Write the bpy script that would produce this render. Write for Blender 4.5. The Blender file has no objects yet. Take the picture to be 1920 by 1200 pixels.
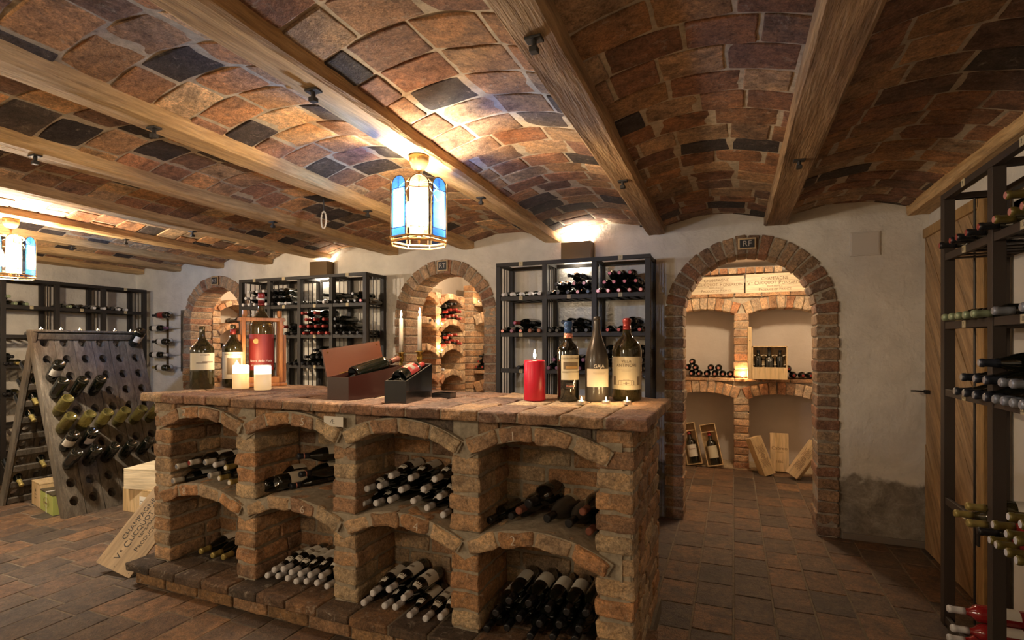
import bpy, math, random
from mathutils import Vector, Matrix, noise
random.seed(7)
R = math.radians
scn = bpy.context.scene
COL = scn.collection
# ------------------------------------------------------------------ camera, world, exposure
cd = bpy.data.cameras.new('camera'); cam = bpy.data.objects.new('camera', cd); COL.objects.link(cam)
cam.location = (0, 0, 1.35); cam.rotation_euler = (R(90), 0, R(22.55))
cd.sensor_width = 36; cd.lens = 18.75; cd.shift_y = 47/1920; cd.clip_start = 0.05
scn.camera = cam
w = bpy.data.worlds.new('world'); scn.world = w; w.use_nodes = True
w.node_tree.nodes['Background'].inputs[0].default_value = (0.9, 0.75, 0.6, 1)
w.node_tree.nodes['Background'].inputs[1].default_value = 0.05
scn.view_settings.view_transform = 'Standard'; scn.view_settings.look = 'None'
scn.view_settings.gamma = 1; scn.view_settings.use_curve_mapping = False
scn.view_settings.exposure = 0.95
scn.cycles.max_bounces = 8; scn.cycles.diffuse_bounces = 4; scn.cycles.transmission_bounces = 5
scn.cycles.transparent_max_bounces = 10; scn.cycles.sample_clamp_indirect = 4; scn.cycles.caustics_reflective = False
scn.cycles.caustics_refractive = False
def lamp(name, loc, power, color=(1, .78, .52), radius=.04, spot=None, target=None, blend=.6):
    l = bpy.data.lights.new(name, 'SPOT' if spot else 'POINT'); l.energy = power; l.color = color; l.shadow_soft_size = radius
    o = bpy.data.objects.new(name, l); COL.objects.link(o); o.location = loc
    if spot:
        l.spot_size = R(spot); l.spot_blend = blend
        o.rotation_euler = (Vector(target)-Vector(loc)).to_track_quat('-Z', 'Y').to_euler()
    return o
lamp('added_ceiling_fill', (1.08, .1, 1.85), 16, (1, .84, .62), .06, 150, (.95, .1, 3))  # unseen uplight added beside the camera to brighten the right-hand ceiling
WARM = (1, .80, .56); NEUT = (1, .86, .67)
lamp('soft_fill_behind', (-1.6, -1.0, 1.95), 26, (1, .82, .58), .18)  # unseen soft fill added behind the camera, where another lantern is likely
lamp('soft_fill_behind', (-4.6, -1.0, 1.9), 62, (1, .82, .58), .18)  # second unseen soft fill, added to lift the left side
lamp('lantern_light', (-1.335, 2.1, 1.95), 42, NEUT, .035)
lamp('lantern_light', (-4.60, 2.07, 1.95), 105, NEUT, .035)
lamp('alcove_spot', (.15, 5.25, 2.18), 25, (1, .76, .50), .05)
lamp('alcove_spot', (-2.35, 5.1, 2.15), 24, (1, .78, .52), .03)
lamp('alcove_spot', (-5.1, 5.0, 2.15), 18, (1, .78, .52), .03)
for sx in (-1.19, -3.87):
    lamp('sconce_uplight', (sx, 4.275, 2.182), 14, NEUT, .03, 150, (sx, 4.24, 3))
    lamp('sconce_downlight', (sx, 4.275, 2.058), 10, NEUT, .03, 150, (sx, 4.24, 0))

# ------------------------------------------------------------------ pixel helpers (1920x1200 photo) -> points in the cellar
S_, C_ = math.sin(R(22.55)), math.cos(R(22.55))
def _ray(u, v): d = (u-960)/1000; return (-S_+d*C_, C_+d*S_, -(v-647)/1000)
def atY(u, v, Y): r = _ray(u, v); t = Y/r[1]; return Vector((r[0]*t, Y, 1.35+r[2]*t))
def atX(u, v, X): r = _ray(u, v); t = X/r[0]; return Vector((X, r[1]*t, 1.35+r[2]*t))
def atZ(u, v, Z): r = _ray(u, v); t = (Z-1.35)/r[2]; return Vector((r[0]*t, r[1]*t, Z))

# ------------------------------------------------------------------ materials
def mat(name): m = bpy.data.materials.new(name); m.use_nodes = True; nt = m.node_tree; return m, nt, nt.nodes['Principled BSDF']
def N(nt, t, **k):
    n = nt.nodes.new(t)
    for a, b in k.items():
        if a.startswith('i_'): n.inputs[a[2:].replace('_', ' ')].default_value = b
        else: setattr(n, a, b)
    return n
def plain(name, col, rough=.5, metal=0, trans=0, ior=1.5, coat=0, emit=None, es=0, sss=0):
    m, nt, b = mat(name)
    b.inputs['Base Color'].default_value = (*col, 1); b.inputs['Roughness'].default_value = rough
    b.inputs['Metallic'].default_value = metal; b.inputs['Transmission Weight'].default_value = trans
    b.inputs['IOR'].default_value = ior; b.inputs['Coat Weight'].default_value = coat
    if sss: b.inputs['Subsurface Weight'].default_value = sss; b.inputs['Subsurface Radius'].default_value = (.02, .01, .005)
    if emit: b.inputs['Emission Color'].default_value = (*emit, 1); b.inputs['Emission Strength'].default_value = es
    return m
def coords(nt, scale=(1, 1, 1), seed=True, rot=(0, 0, 0), tilt=0):
    tc = N(nt, 'ShaderNodeTexCoord'); mp = N(nt, 'ShaderNodeMapping'); mp.inputs['Scale'].default_value = scale
    mp.inputs['Rotation'].default_value = rot
    if seed:
        at = N(nt, 'ShaderNodeAttribute', attribute_name='Col'); mu = N(nt, 'ShaderNodeMath', operation='MULTIPLY'); mu.inputs[1].default_value = 40
        nt.links.new(at.outputs['Alpha'], mu.inputs[0]); nt.links.new(mu.outputs[0], mp.inputs['Location'])
    if tilt:
        vr = N(nt, 'ShaderNodeVectorRotate', rotation_type='X_AXIS'); vr.inputs['Angle'].default_value = R(tilt); nt.links.new(tc.outputs['Object'], vr.inputs['Vector']); nt.links.new(vr.outputs[0], mp.inputs['Vector'])
    else: nt.links.new(tc.outputs['Object'], mp.inputs['Vector'])
    return mp.outputs[0]
def nz(nt, vec, scale, detail=5, rough=.6, dist=0):
    n = N(nt, 'ShaderNodeTexNoise'); n.inputs['Scale'].default_value = scale; n.inputs['Detail'].default_value = detail
    n.inputs['Roughness'].default_value = rough; n.inputs['Distortion'].default_value = dist
    nt.links.new(vec, n.inputs['Vector']); return n.outputs['Fac']
def ramp(nt, fac, stops):
    r = N(nt, 'ShaderNodeValToRGB'); e = r.color_ramp.elements
    while len(e) < len(stops): e.new(.5)
    for q, (p, c) in zip(e, stops): q.position = p; q.color = (*c, 1) if len(c) == 3 else c
    nt.links.new(fac, r.inputs[0]); return r.outputs[0]
def mix(nt, fac, a, b, mode='MIX'):
    m = N(nt, 'ShaderNodeMix', data_type='RGBA', blend_type=mode)
    for s, v in ((m.inputs[0], fac), (m.inputs[6], a), (m.inputs[7], b)):
        if isinstance(v, (int, float)): s.default_value = v
        elif isinstance(v, tuple): s.default_value = (*v, 1)
        else: nt.links.new(v, s)
    return m.outputs[2]
def bump(nt, b, h, strength=.5, dist=.01):
    n = N(nt, 'ShaderNodeBump'); n.inputs['Strength'].default_value = strength; n.inputs['Distance'].default_value = dist
    nt.links.new(h, n.inputs['Height']); nt.links.new(n.outputs[0], b.inputs['Normal'])
def g(x): return (x, x, x)
def brick_mat(name, lime=.5, soot=.5, rough=.9, fine=60, lime_t=.60):
    m, nt, b = mat(name); v = coords(nt)
    at = N(nt, 'ShaderNodeAttribute', attribute_name='Col')
    n1 = nz(nt, v, 8, 6, .68, .6); n2 = nz(nt, v, fine, 6, .75); n3 = nz(nt, v, 20, 7, .75, 1.0); n4 = nz(nt, v, 5, 5, .7, .5); n5 = nz(nt, v, 160, 3, .6)
    c = mix(nt, 1, at.outputs['Color'], ramp(nt, n1, [(.3, (.50, .46, .44)), (.47, g(.92)), (.6, (1.25, 1.18, 1.05)), (.75, (1.7, 1.65, 1.55))]), 'MULTIPLY')
    c = mix(nt, 1, c, ramp(nt, n2, [(.32, g(.48)), (.5, g(1)), (.7, g(1.45))]), 'MULTIPLY')
    c = mix(nt, 1, c, ramp(nt, n5, [(.35, g(.72)), (.6, g(1.15))]), 'MULTIPLY')
    c = mix(nt, ramp(nt, n3, [(lime_t, g(0)), (lime_t+.13, g(lime))]), c, (.52, .45, .36))
    c = mix(nt, ramp(nt, n4, [(.54, g(0)), (.68, g(soot))]), c, (.045, .034, .027))
    nt.links.new(c, b.inputs['Base Color']); b.inputs['Roughness'].default_value = rough
    ad = N(nt, 'ShaderNodeMath', operation='ADD'); nt.links.new(n2, ad.inputs[0]); nt.links.new(n3, ad.inputs[1])
    a2 = N(nt, 'ShaderNodeMath', operation='MULTIPLY_ADD'); a2.inputs[1].default_value = .3; nt.links.new(n5, a2.inputs[0]); nt.links.new(ad.outputs[0], a2.inputs[2])
    bump(nt, b, a2.outputs[0], .9, .006); return m
M = {}
M['brick'] = brick_mat('old_brick', .6, .35, lime_t=.56)
M['brick_ceiling'] = brick_mat('vault_brick', .6, .6, fine=45, lime_t=.585)
M['brick_floor'] = brick_mat('floor_brick', .30, .8, .5, fine=40)
def mortar_mat(name, c1, c2):
    m, nt, b = mat(name); v = coords(nt, seed=False); n = nz(nt, v, 30, 6, .7); n2 = nz(nt, v, 4, 3)
    c = mix(nt, n2, c1, c2); c = mix(nt, 1, c, ramp(nt, n, [(.3, g(.6)), (.7, g(1.2))]), 'MULTIPLY')
    nt.links.new(c, b.inputs['Base Color']); b.inputs['Roughness'].default_value = .95; bump(nt, b, n, .8, .006); return m
M['mortar'] = mortar_mat('grey_mortar', (.42, .36, .27), (.31, .26, .19))
M['mortar_light'] = mortar_mat('pale_mortar', (.60, .51, .38), (.44, .36, .26))
M['mortar_dark'] = mortar_mat('floor_mortar', (.27, .22, .16), (.15, .12, .085))
def plaster():
    m, nt, b = mat('white_plaster'); v = coords(nt, seed=False); n = nz(nt, v, 6, 5, .6, .3); n2 = nz(nt, v, 40, 4); n3 = nz(nt, v, 1.3, 3)
    c = mix(nt, n3, (.66, .61, .53), (.78, .74, .66)); c = mix(nt, 1, c, ramp(nt, n, [(.3, g(.86)), (.7, g(1.05))]), 'MULTIPLY')
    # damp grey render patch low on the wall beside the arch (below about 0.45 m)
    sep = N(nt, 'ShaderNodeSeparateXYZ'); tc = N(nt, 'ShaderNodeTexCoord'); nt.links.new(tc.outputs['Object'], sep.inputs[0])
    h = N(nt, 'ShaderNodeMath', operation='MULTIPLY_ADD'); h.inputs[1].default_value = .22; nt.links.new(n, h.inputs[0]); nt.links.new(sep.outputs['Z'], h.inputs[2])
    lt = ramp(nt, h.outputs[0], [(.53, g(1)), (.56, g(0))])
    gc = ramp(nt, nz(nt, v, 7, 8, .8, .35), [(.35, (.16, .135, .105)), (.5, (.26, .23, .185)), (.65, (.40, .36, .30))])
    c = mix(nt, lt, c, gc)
    nt.links.new(c, b.inputs['Base Color']); b.inputs['Roughness'].default_value = .9
    ad = N(nt, 'ShaderNodeMath', operation='MULTIPLY_ADD'); ad.inputs[1].default_value = .25; nt.links.new(n2, ad.inputs[0]); nt.links.new(n, ad.inputs[2])
    bump(nt, b, ad.outputs[0], .55, .03); return m
M['plaster'] = plaster()
def wood(name, c1, c2, c3, axis='Y', sc=1.0, rough=.6, ring=14, strength=.4, tilt=0):
    s = {'X': (1, 12, 12), 'Y': (12, 1, 12), 'Z': (12, 12, 1)}[axis]
    m, nt, b = mat(name); v = coords(nt, tuple(k*sc for k in s), tilt=tilt)
    n = nz(nt, v, 1.6, 6, .6, .8); n2 = nz(nt, v, ring, 4, .6); n3 = nz(nt, v, .5, 2)
    c = ramp(nt, n, [(.3, c1), (.5, c2), (.7, c3)]); c = mix(nt, 1, c, ramp(nt, n2, [(.3, g(.72)), (.6, g(1.08))]), 'MULTIPLY')
    c = mix(nt, 1, c, ramp(nt, n3, [(.3, g(.8)), (.7, g(1.15))]), 'MULTIPLY')
    nt.links.new(c, b.inputs['Base Color']); b.inputs['Roughness'].default_value = rough
    ad = N(nt, 'ShaderNodeMath', operation='ADD'); nt.links.new(n, ad.inputs[0]); nt.links.new(n2, ad.inputs[1]); bump(nt, b, ad.outputs[0], strength, .008); return m
M['beam'] = wood('beam_timber', (.34, .20, .085), (.56, .36, .165), (.70, .48, .25), 'Y', 1, .7, 10, .6)
M['beam_dark'] = wood('aged_beam_timber', (.17, .10, .045), (.36, .22, .11), (.50, .33, .17), 'Y', 1, .75, 10, .8)
M['oak_door'] = wood('door_boards', (.20, .12, .055), (.40, .25, .12), (.52, .35, .18), 'Z', 1, .55, tilt=38.7)
M['door_frame'] = wood('door_frame_wood', (.30, .17, .06), (.42, .25, .09), (.5, .3, .12), 'Z', 1, .5)
M['rack_wood'] = wood('weathered_wood', (.060, .048, .034), (.12, .097, .070), (.19, .158, .118), 'Z', 1, .8, 12, .6)
M['pine'] = wood('pine', (.50, .34, .16), (.62, .44, .23), (.68, .5, .29), 'Z', .7, .5, 8, .15)
M['pine_pale'] = wood('pale_pine', (.62, .50, .32), (.72, .60, .41), (.78, .67, .48), 'X', .7, .5, 8, .12)
M['pine_board'] = wood('board_pine', (.32, .22, .12), (.42, .30, .17), (.48, .35, .21), 'Y', .7, .6, 8, .15)
M['cherry'] = wood('cherry_frame', (.36, .13, .035), (.5, .2, .06), (.58, .27, .09), 'Z', 1, .35, 8, .1)
M['mahogany'] = plain('mahogany_lacquer', (.040, .012, .008), .3, coat=.4)
M['mahogany_in'] = plain('mahogany_inner', (.13, .040, .019), .4)
M['blackbox'] = plain('black_lacquer', (.005, .005, .005), .22, coat=.5)
M['foam'] = plain('dark_lining', (.03, .028, .026), .9)
M['iron'] = plain('black_iron', (.018, .015, .013), .6, 0)
M['iron_warm'] = plain('rust_black_iron', (.038, .026, .019), .6, 0)
M['rod'] = plain('steel_rod', (.03, .026, .023), .4, .5)
M['chrome'] = plain('brushed_steel', (.45, .42, .38), .3, 1)
M['brass'] = plain('aged_brass', (.55, .38, .10), .25, 1)
M['gold'] = plain('gold_lacquer', (.80, .50, .20), .3, .6)
M['bronze'] = plain('bronze_box', (.13, .085, .04), .35, .6)
M['glass_dark'] = plain('dark_bottle_glass', (.004, .005, .003), .04, coat=1)
M['glass_olive'] = plain('olive_bottle_glass', (.085, .072, .026), .03, trans=.72, coat=.6)
M['glass_brown'] = plain('brown_green_glass', (.13, .09, .03), .03, trans=.6, coat=.6)
M['glass_yellow'] = plain('yellow_clear_glass', (.60, .50, .14), .02, trans=.88, coat=.3)
M['glass_rose'] = plain('rose_wine_glass', (.45, .03, .03), .03, trans=.45, coat=.6)
M['glass_dusty'] = plain('dusty_glass', (.050, .043, .036), .28, coat=.2)
M['white_cap'] = plain('white_capsule', (.64, .63, .64), .35)
M['ivory'] = plain('ivory_paper', (.70, .62, .48), .6)
M['paper'] = plain('white_paper', (.72, .68, .60), .6)
M['cream'] = plain('cream_paper', (.66, .60, .44), .6)
M['ink'] = plain('black_ink', (.03, .025, .02), .6)
M['ink_soft'] = plain('faded_ink', (.22, .18, .13), .6)
M['brand'] = plain('branded_ink', (.20, .12, .06), .6)
M['chalk'] = plain('white_chalk', (.62, .55, .46), .9)
M['tape'] = plain('tan_tape', (.50, .42, .26), .6)
M['white_paint'] = plain('off_white_paint', (.62, .57, .50), .5)
M['concrete'] = plain('grey_strip', (.18, .15, .12), .8)
M['slate'] = plain('slate_black', (.025, .025, .025), .6)
M['red_wax'] = plain('red_wax', (.50, .010, .03), .35, sss=.15)
M['white_wax'] = plain('white_wax', (.78, .74, .66), .35, sss=.2)
M['flame'] = plain('flame', (1, .7, .3), .5, emit=(1, .72, .34), es=45)
M['tin'] = plain('tealight_tin', (.7, .68, .66), .25, 1)
M['green_card'] = plain('lime_green_card', (.42, .47, .13), .5)
M['brown_card'] = plain('brown_card', (.07, .055, .03), .5)
M['straw'] = mortar_mat('straw', (.6, .47, .3), (.46, .34, .2))
M['fill'] = plain('bulb', (1, 1, 1), .5, emit=(1, .93, .82), es=9)
M['lamp_glow'] = plain('lamp_diffuser', (1, 1, 1), .5, emit=(1, .90, .72), es=10)
M['photo_dark'] = plain('label_picture_dark', (.18, .13, .08), .6)
M['label_red'] = plain('wine_red_label', (.25, .03, .026), .5)
M['wick'] = plain('wick', (.02, .02, .02), .9)
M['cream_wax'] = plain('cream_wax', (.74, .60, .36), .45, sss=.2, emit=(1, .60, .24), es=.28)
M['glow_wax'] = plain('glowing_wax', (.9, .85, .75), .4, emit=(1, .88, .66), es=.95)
def cap(c, name): M[name] = plain(name, c, .32, .25)
for n_, c_ in dict(cap_red=(.30, .035, .028), cap_black=(.02, .02, .022), cap_gold=(.36, .28, .09), cap_grey=(.26, .28, .32), cap_green=(.30, .36, .22),
                   cap_burg=(.22, .02, .03), cap_blue=(.03, .08, .22), cap_purple=(.22, .09, .15), cap_pink=(.62, .25, .2), cap_copper=(.24, .09, .06),
                   cap_olive=(.16, .125, .03), cap_navy=(.03, .035, .05)).items(): cap(c_, n_)
def pane_mat(name, tint, glow):
    m, nt, b = mat(name); nt.nodes.remove(b); out = nt.nodes['Material Output']
    tr = N(nt, 'ShaderNodeBsdfTransparent'); tr.inputs[0].default_value = (*tint, 1)
    tl = N(nt, 'ShaderNodeBsdfTranslucent'); tl.inputs[0].default_value = (*glow, 1)
    gl = N(nt, 'ShaderNodeBsdfGlossy'); gl.inputs['Roughness'].default_value = .05
    a = N(nt, 'ShaderNodeMixShader'); a.inputs[0].default_value = .18
    c = N(nt, 'ShaderNodeMixShader'); c.inputs[0].default_value = .06
    nt.links.new(tr.outputs[0], a.inputs[1]); nt.links.new(tl.outputs[0], a.inputs[2])
    nt.links.new(a.outputs[0], c.inputs[1]); nt.links.new(gl.outputs[0], c.inputs[2]); nt.links.new(c.outputs[0], out.inputs[0]); return m
M['pane_clear'] = pane_mat('frosted_pane', (.95, .86, .76), (.75, .62, .5))
M['pane_blue'] = pane_mat('blue_pane', (.28, .50, 1.0), (.08, .30, .95))
M['pane_blue_edge'] = pane_mat('deep_blue_pane', (.05, .16, .70), (.02, .10, .55))
M['pane_gold'] = pane_mat('amber_pane', (.7, .45, .25), (.6, .36, .2))

# ------------------------------------------------------------------ mesh builder
class MB:
    def __init__(s): s.v = []; s.f = []; s.m = []; s.c = []
    def add(s, vs, fs, mi=0, col=None):
        o = len(s.v); s.v += [tuple(p) for p in vs]; s.f += [tuple(o+i for i in f) for f in fs]
        s.m += [mi]*len(fs); col = col or (.5, .5, .5, random.random()); s.c += [col]*len(fs); return s
    def box(s, a, b, mi=0, mx=None, col=None):
        x0, y0, z0 = a; x1, y1, z1 = b
        vs = [Vector(p) for p in ((x0, y0, z0), (x1, y0, z0), (x1, y1, z0), (x0, y1, z0), (x0, y0, z1), (x1, y0, z1), (x1, y1, z1), (x0, y1, z1))]
        if mx is not None: vs = [mx @ p for p in vs]
        return s.add(vs, [(0, 3, 2, 1), (4, 5, 6, 7), (0, 1, 5, 4), (1, 2, 6, 5), (2, 3, 7, 6), (3, 0, 4, 7)], mi, col)
    def bbox(s, a, b, r=.003, mi=0, mx=None, col=None):   # box with chamfered edges
        c = [(a[i]+b[i])/2 for i in range(3)]; h = [abs(b[i]-a[i])/2 for i in range(3)]
        return s.brick(c, [k*2 for k in h], r, 0, mi, mx, col, (1, 1, 1))
    def brick(s, c, size, r=.006, amp=.002, mi=0, mx=None, col=None, seg=(3, 3, 1), taper=0):
        h = [k/2 for k in size]; r = min(r, min(h)*.8)
        ax = []
        for i in range(3):
            n = seg[i]; inn = h[i]-r
            ax.append([-h[i]]+[-inn+2*inn*k/n for k in range(n+1)]+[h[i]])
        nx, ny, nz_ = [len(a) for a in ax]; idx = {}; vs = []; so = Vector((random.random()*50, random.random()*50, random.random()*50))
        c = Vector(c)
        def vid(i, j, k):
            key = (i, j, k)
            if key in idx: return idx[key]
            p = Vector((ax[0][i], ax[1][j], ax[2][k]))
            q = Vector([max(-(h[t]-r), min(h[t]-r, p[t])) for t in range(3)]); d = p-q
            if d.length > 1e-9: p = q+d.normalized()*r
            if amp:
                nn = noise.noise_vector(p*14+so)*amp*2+noise.noise_vector(p*45+so)*amp*.8
                p = p+nn
            if taper: p.x *= 1+taper*(p.z/h[2])
            p = p+c
            if mx is not None: p = mx @ p
            idx[key] = len(vs); vs.append(p); return idx[key]
        fs = []
        for i in range(nx-1):
            for j in range(ny-1):
                fs.append((vid(i, j, 0), vid(i, j+1, 0), vid(i+1, j+1, 0), vid(i+1, j, 0)))
                fs.append((vid(i, j, nz_-1), vid(i+1, j, nz_-1), vid(i+1, j+1, nz_-1), vid(i, j+1, nz_-1)))
        for i in range(nx-1):
            for k in range(nz_-1):
                fs.append((vid(i, 0, k), vid(i+1, 0, k), vid(i+1, 0, k+1), vid(i, 0, k+1)))
                fs.append((vid(i, ny-1, k), vid(i, ny-1, k+1), vid(i+1, ny-1, k+1), vid(i+1, ny-1, k)))
        for j in range(ny-1):
            for k in range(nz_-1):
                fs.append((vid(0, j, k), vid(0, j, k+1), vid(0, j+1, k+1), vid(0, j+1, k)))
                fs.append((vid(nx-1, j, k), vid(nx-1, j+1, k), vid(nx-1, j+1, k+1), vid(nx-1, j, k+1)))
        return s.add(vs, fs, mi, col)
    def lathe(s, prof, n=24, mi=0, mx=None, a0=0, a1=2*math.pi, thick=0):
        full = abs(a1-a0-2*math.pi) < 1e-6; k = n if full else n+1; vs = []; fs = []
        for (r, z) in prof:
            for i in range(k):
                a = a0+(a1-a0)*i/n; p = Vector((r*math.cos(a), r*math.sin(a), z)); vs.append(mx @ p if mx is not None else p)
        for j in range(len(prof)-1):
            for i in range(n):
                i2 = (i+1) % k if full else i+1
                fs.append((j*k+i, j*k+i2, (j+1)*k+i2, (j+1)*k+i))
        if full:
            if prof[0][0] > 1e-6: fs.append(tuple(reversed(range(k))))
            if prof[-1][0] > 1e-6: fs.append(tuple((len(prof)-1)*k+i for i in range(k)))
        return s.add(vs, fs, mi)
    def tube(s, pts, r, n=8, mi=0, closed=False):
        pts = [Vector(p) for p in pts]; vs = []; fs = []; m = len(pts)
        for i, p in enumerate(pts):
            a = pts[(i-1) % m] if (closed or i > 0) else p; b = pts[(i+1) % m] if (closed or i < m-1) else p
            d = (b-a).normalized(); u = d.orthogonal().normalized() if abs(d.z) > .95 else d.cross(Vector((0, 0, 1))).normalized(); w_ = d.cross(u)
            for k in range(n):
                t = 2*math.pi*k/n; vs.append(p+(u*math.cos(t)+w_*math.sin(t))*r)
        for i in range(m if closed else m-1):
            i2 = (i+1) % m
            for k in range(n): fs.append((i*n+k, i*n+(k+1) % n, i2*n+(k+1) % n, i2*n+k))
        if not closed: fs.append(tuple(reversed(range(n)))); fs.append(tuple((m-1)*n+k for k in range(n)))
        return s.add(vs, fs, mi)
    def prism(s, pts, y0, y1, mi=0, mx=None):   # polygon in xz extruded along y
        n = len(pts); vs = [Vector((x, y0, z)) for x, z in pts]+[Vector((x, y1, z)) for x, z in pts]
        if mx is not None: vs = [mx @ p for p in vs]
        fs = [tuple(range(n)), tuple(reversed(range(n, 2*n)))]+[(i, i+n, (i+1) % n+n, (i+1) % n) for i in range(n)]
        return s.add(vs, fs, mi)
    def build(s, name, mats, parent=None, smooth=False):
        me = bpy.data.meshes.new(name); me.from_pydata(s.v, [], s.f)
        if not isinstance(mats, (list, tuple)): mats = [mats]
        for m in mats: me.materials.append(M[m] if isinstance(m, str) else m)
        me.polygons.foreach_set('material_index', s.m)
        ca = me.color_attributes.new('Col', 'FLOAT_COLOR', 'CORNER'); buf = []
        for f, c in zip(s.f, s.c): buf += list(c)*len(f)
        ca.data.foreach_set('color', buf)
        if smooth: me.polygons.foreach_set('use_smooth', [True]*len(s.f))
        me.update(); me.validate()
        o = bpy.data.objects.new(name, me); COL.objects.link(o)
        if parent: o.parent = parent
        return o
def tag(o, label=None, cat=None, group=None, kind=None):
    if label: o['label'] = label
    if cat: o['category'] = cat
    if group: o['group'] = group
    if kind: o['kind'] = kind
    return o
def thing(name, label, cat, loc=(0, 0, 0), group=None, rz=0, mx=None):
    o = bpy.data.objects.new(name, None); COL.objects.link(o); o.empty_display_size = .05
    if mx is not None: o.matrix_world = mx
    else: o.location = loc; o.rotation_euler = (0, 0, rz)
    return tag(o, label, cat, group)
def dup(root, mx, label, group=None):
    r = root.copy(); COL.objects.link(r); r.matrix_world = mx
    r['label'] = label
    if group: r['group'] = group
    for ch in root.children:
        c = ch.copy(); COL.objects.link(c); c.parent = r
        for q in ch.children:
            d = q.copy(); COL.objects.link(d); d.parent = c
    return r
def text(body, size, m, parent, mx, name='lettering', align='CENTER', ext=.0004, wrap=None, sx=1, bold=0):
    cu = bpy.data.curves.new(name, 'FONT'); cu.body = body; cu.size = size; cu.align_x = align; cu.align_y = 'CENTER'; cu.extrude = ext; cu.offset = bold
    tmp = bpy.data.objects.new(name, cu); me = bpy.data.meshes.new_from_object(tmp); bpy.data.objects.remove(tmp)
    for v in me.vertices:
        v.co.x *= sx
        if wrap:
            a = v.co.x/wrap; rr = wrap+v.co.z; v.co = Vector((rr*math.sin(a), v.co.y, rr*math.cos(a)-wrap))
    me.materials.clear(); me.materials.append(M[m]); o = bpy.data.objects.new(name, me); COL.objects.link(o); o.parent = parent; o.matrix_local = mx
    return o
def frame(loc, xa, ya):
    x = Vector(xa).normalized(); z = x.cross(Vector(ya)).normalized(); y = z.cross(x)
    m = Matrix((x, y, z)).transposed().to_4x4(); m.translation = loc; return m
FRONT = lambda x, y, z: frame((x, y, z), (1, 0, 0), (0, 0, 1))      # text plane facing -Y

PAL_IS = [(0.376, 0.226, 0.125), (0.452, 0.286, 0.165), (0.502, 0.355, 0.218), (0.339, 0.205, 0.125), (0.426, 0.239, 0.119), (0.527, 0.396, 0.251), (0.389, 0.273, 0.172), (0.476, 0.259, 0.132)]
PAL_CE = [(0.525, 0.288, 0.139), (0.451, 0.232, 0.118), (0.588, 0.356, 0.182), (0.400, 0.205, 0.118), (0.501, 0.356, 0.223), (0.352, 0.191, 0.125), (0.627, 0.425, 0.251), (0.427, 0.260, 0.155), (0.275, 0.164, 0.112)]
PAL_DK = [(.05, .04, .04), (.07, .055, .05), (.10, .075, .06)]
PAL_FL = [(.165, .092, .050), (.130, .078, .048), (.185, .105, .056), (.105, .070, .047), (.080, .058, .043), (.120, .080, .052), (.095, .064, .044), (.150, .088, .050)]
PAL_NI = [(0.460, 0.270, 0.149), (0.420, 0.238, 0.127), (0.520, 0.335, 0.207), (0.500, 0.356, 0.230), (0.440, 0.216, 0.115), (0.550, 0.410, 0.276)]
PAL_AR = [(0.290, 0.183, 0.106), (0.260, 0.165, 0.100), (0.330, 0.212, 0.125), (0.240, 0.147, 0.094), (0.350, 0.248, 0.156), (0.300, 0.153, 0.088)]
def pc(pal, j=.12):
    c = random.choice(pal); k = 1+random.uniform(-j, j); return (c[0]*k, c[1]*k, c[2]*k, random.random())

# ================================================================== SETTING
WY = 4.33      # face of the back wall
WT = .25       # its thickness
ARCH = [(.093, 1.573, .59, .45), (-2.478, 1.605, .537, .407), (-5.44, 1.59, .55, .42)]
def arch_pts(cx, cz, r, n=28):    # from right foot over to left foot
    return [(cx+r, 0)]+[(cx+r*math.cos(math.pi*i/n), cz+r*math.sin(math.pi*i/n)) for i in range(n+1)]+[(cx-r, 0)]
def wall_with_arches(name, x0, x1, z1, y0, y1, arches, m='plaster'):
    pts = [(x0, 0), (x0, z1), (x1, z1), (x1, 0)]
    for (cx, cz, r) in sorted(arches, key=lambda a: -a[0]): pts += arch_pts(cx, cz, r)
    b = MB(); b.prism(pts, y0, y1); o = b.build(name, m); tag(o, kind='structure'); return o
wall_with_arches('wall_back', -6.9, 1.2, 2.5, WY, WY+WT, [(a, b, (c+d)/2) for a, b, c, d in ARCH])
def struct_box(name, a, b, m): o = MB().box(a, b).build(name, m); return tag(o, kind='structure')
struct_box('wall_left', (-7.0, -2.6, 0), (-6.85, WY+WT, 2.5), 'plaster')
struct_box('wall_right', (1.2, -2.6, 0), (1.35, WY+WT, 2.5), 'plaster')
struct_box('wall_front', (-7.0, -2.75, 0), (1.35, -2.6, 2.5), 'plaster')
# alcove shells behind the three arches
def shell(i, x0, x1, y1, zc=2.25):
    b = MB(); y0 = WY+WT
    b.box((x0-.1, y0, 0), (x0, y1+.1, zc+.1)); b.box((x1, y0, 0), (x1+.1, y1+.1, zc+.1)); b.box((x0-.1, y1, 0), (x1+.1, y1+.1, zc+.1)); b.box((x0-.1, y0-.001, zc), (x1+.1, y1+.1, zc+.1))
    o = b.build('wall_alcove_%d' % i, 'plaster_in'); tag(o, kind='structure')
def plaster_in():
    m, nt, b = mat('alcove_plaster'); v = coords(nt, seed=False); n = nz(nt, v, 5, 4); c = mix(nt, n, (.60, .52, .44), (.72, .64, .56))
    nt.links.new(c, b.inputs['Base Color']); b.inputs['Roughness'].default_value = .9; bump(nt, b, nz(nt, v, 9, 5), .3, .02); return m
M['plaster_in'] = plaster_in()
shell(1, -.85, 1.05, 6.72); shell(2, -3.35, -1.7, 6.35); shell(3, -6.2, -4.6, 6.0)

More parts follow.
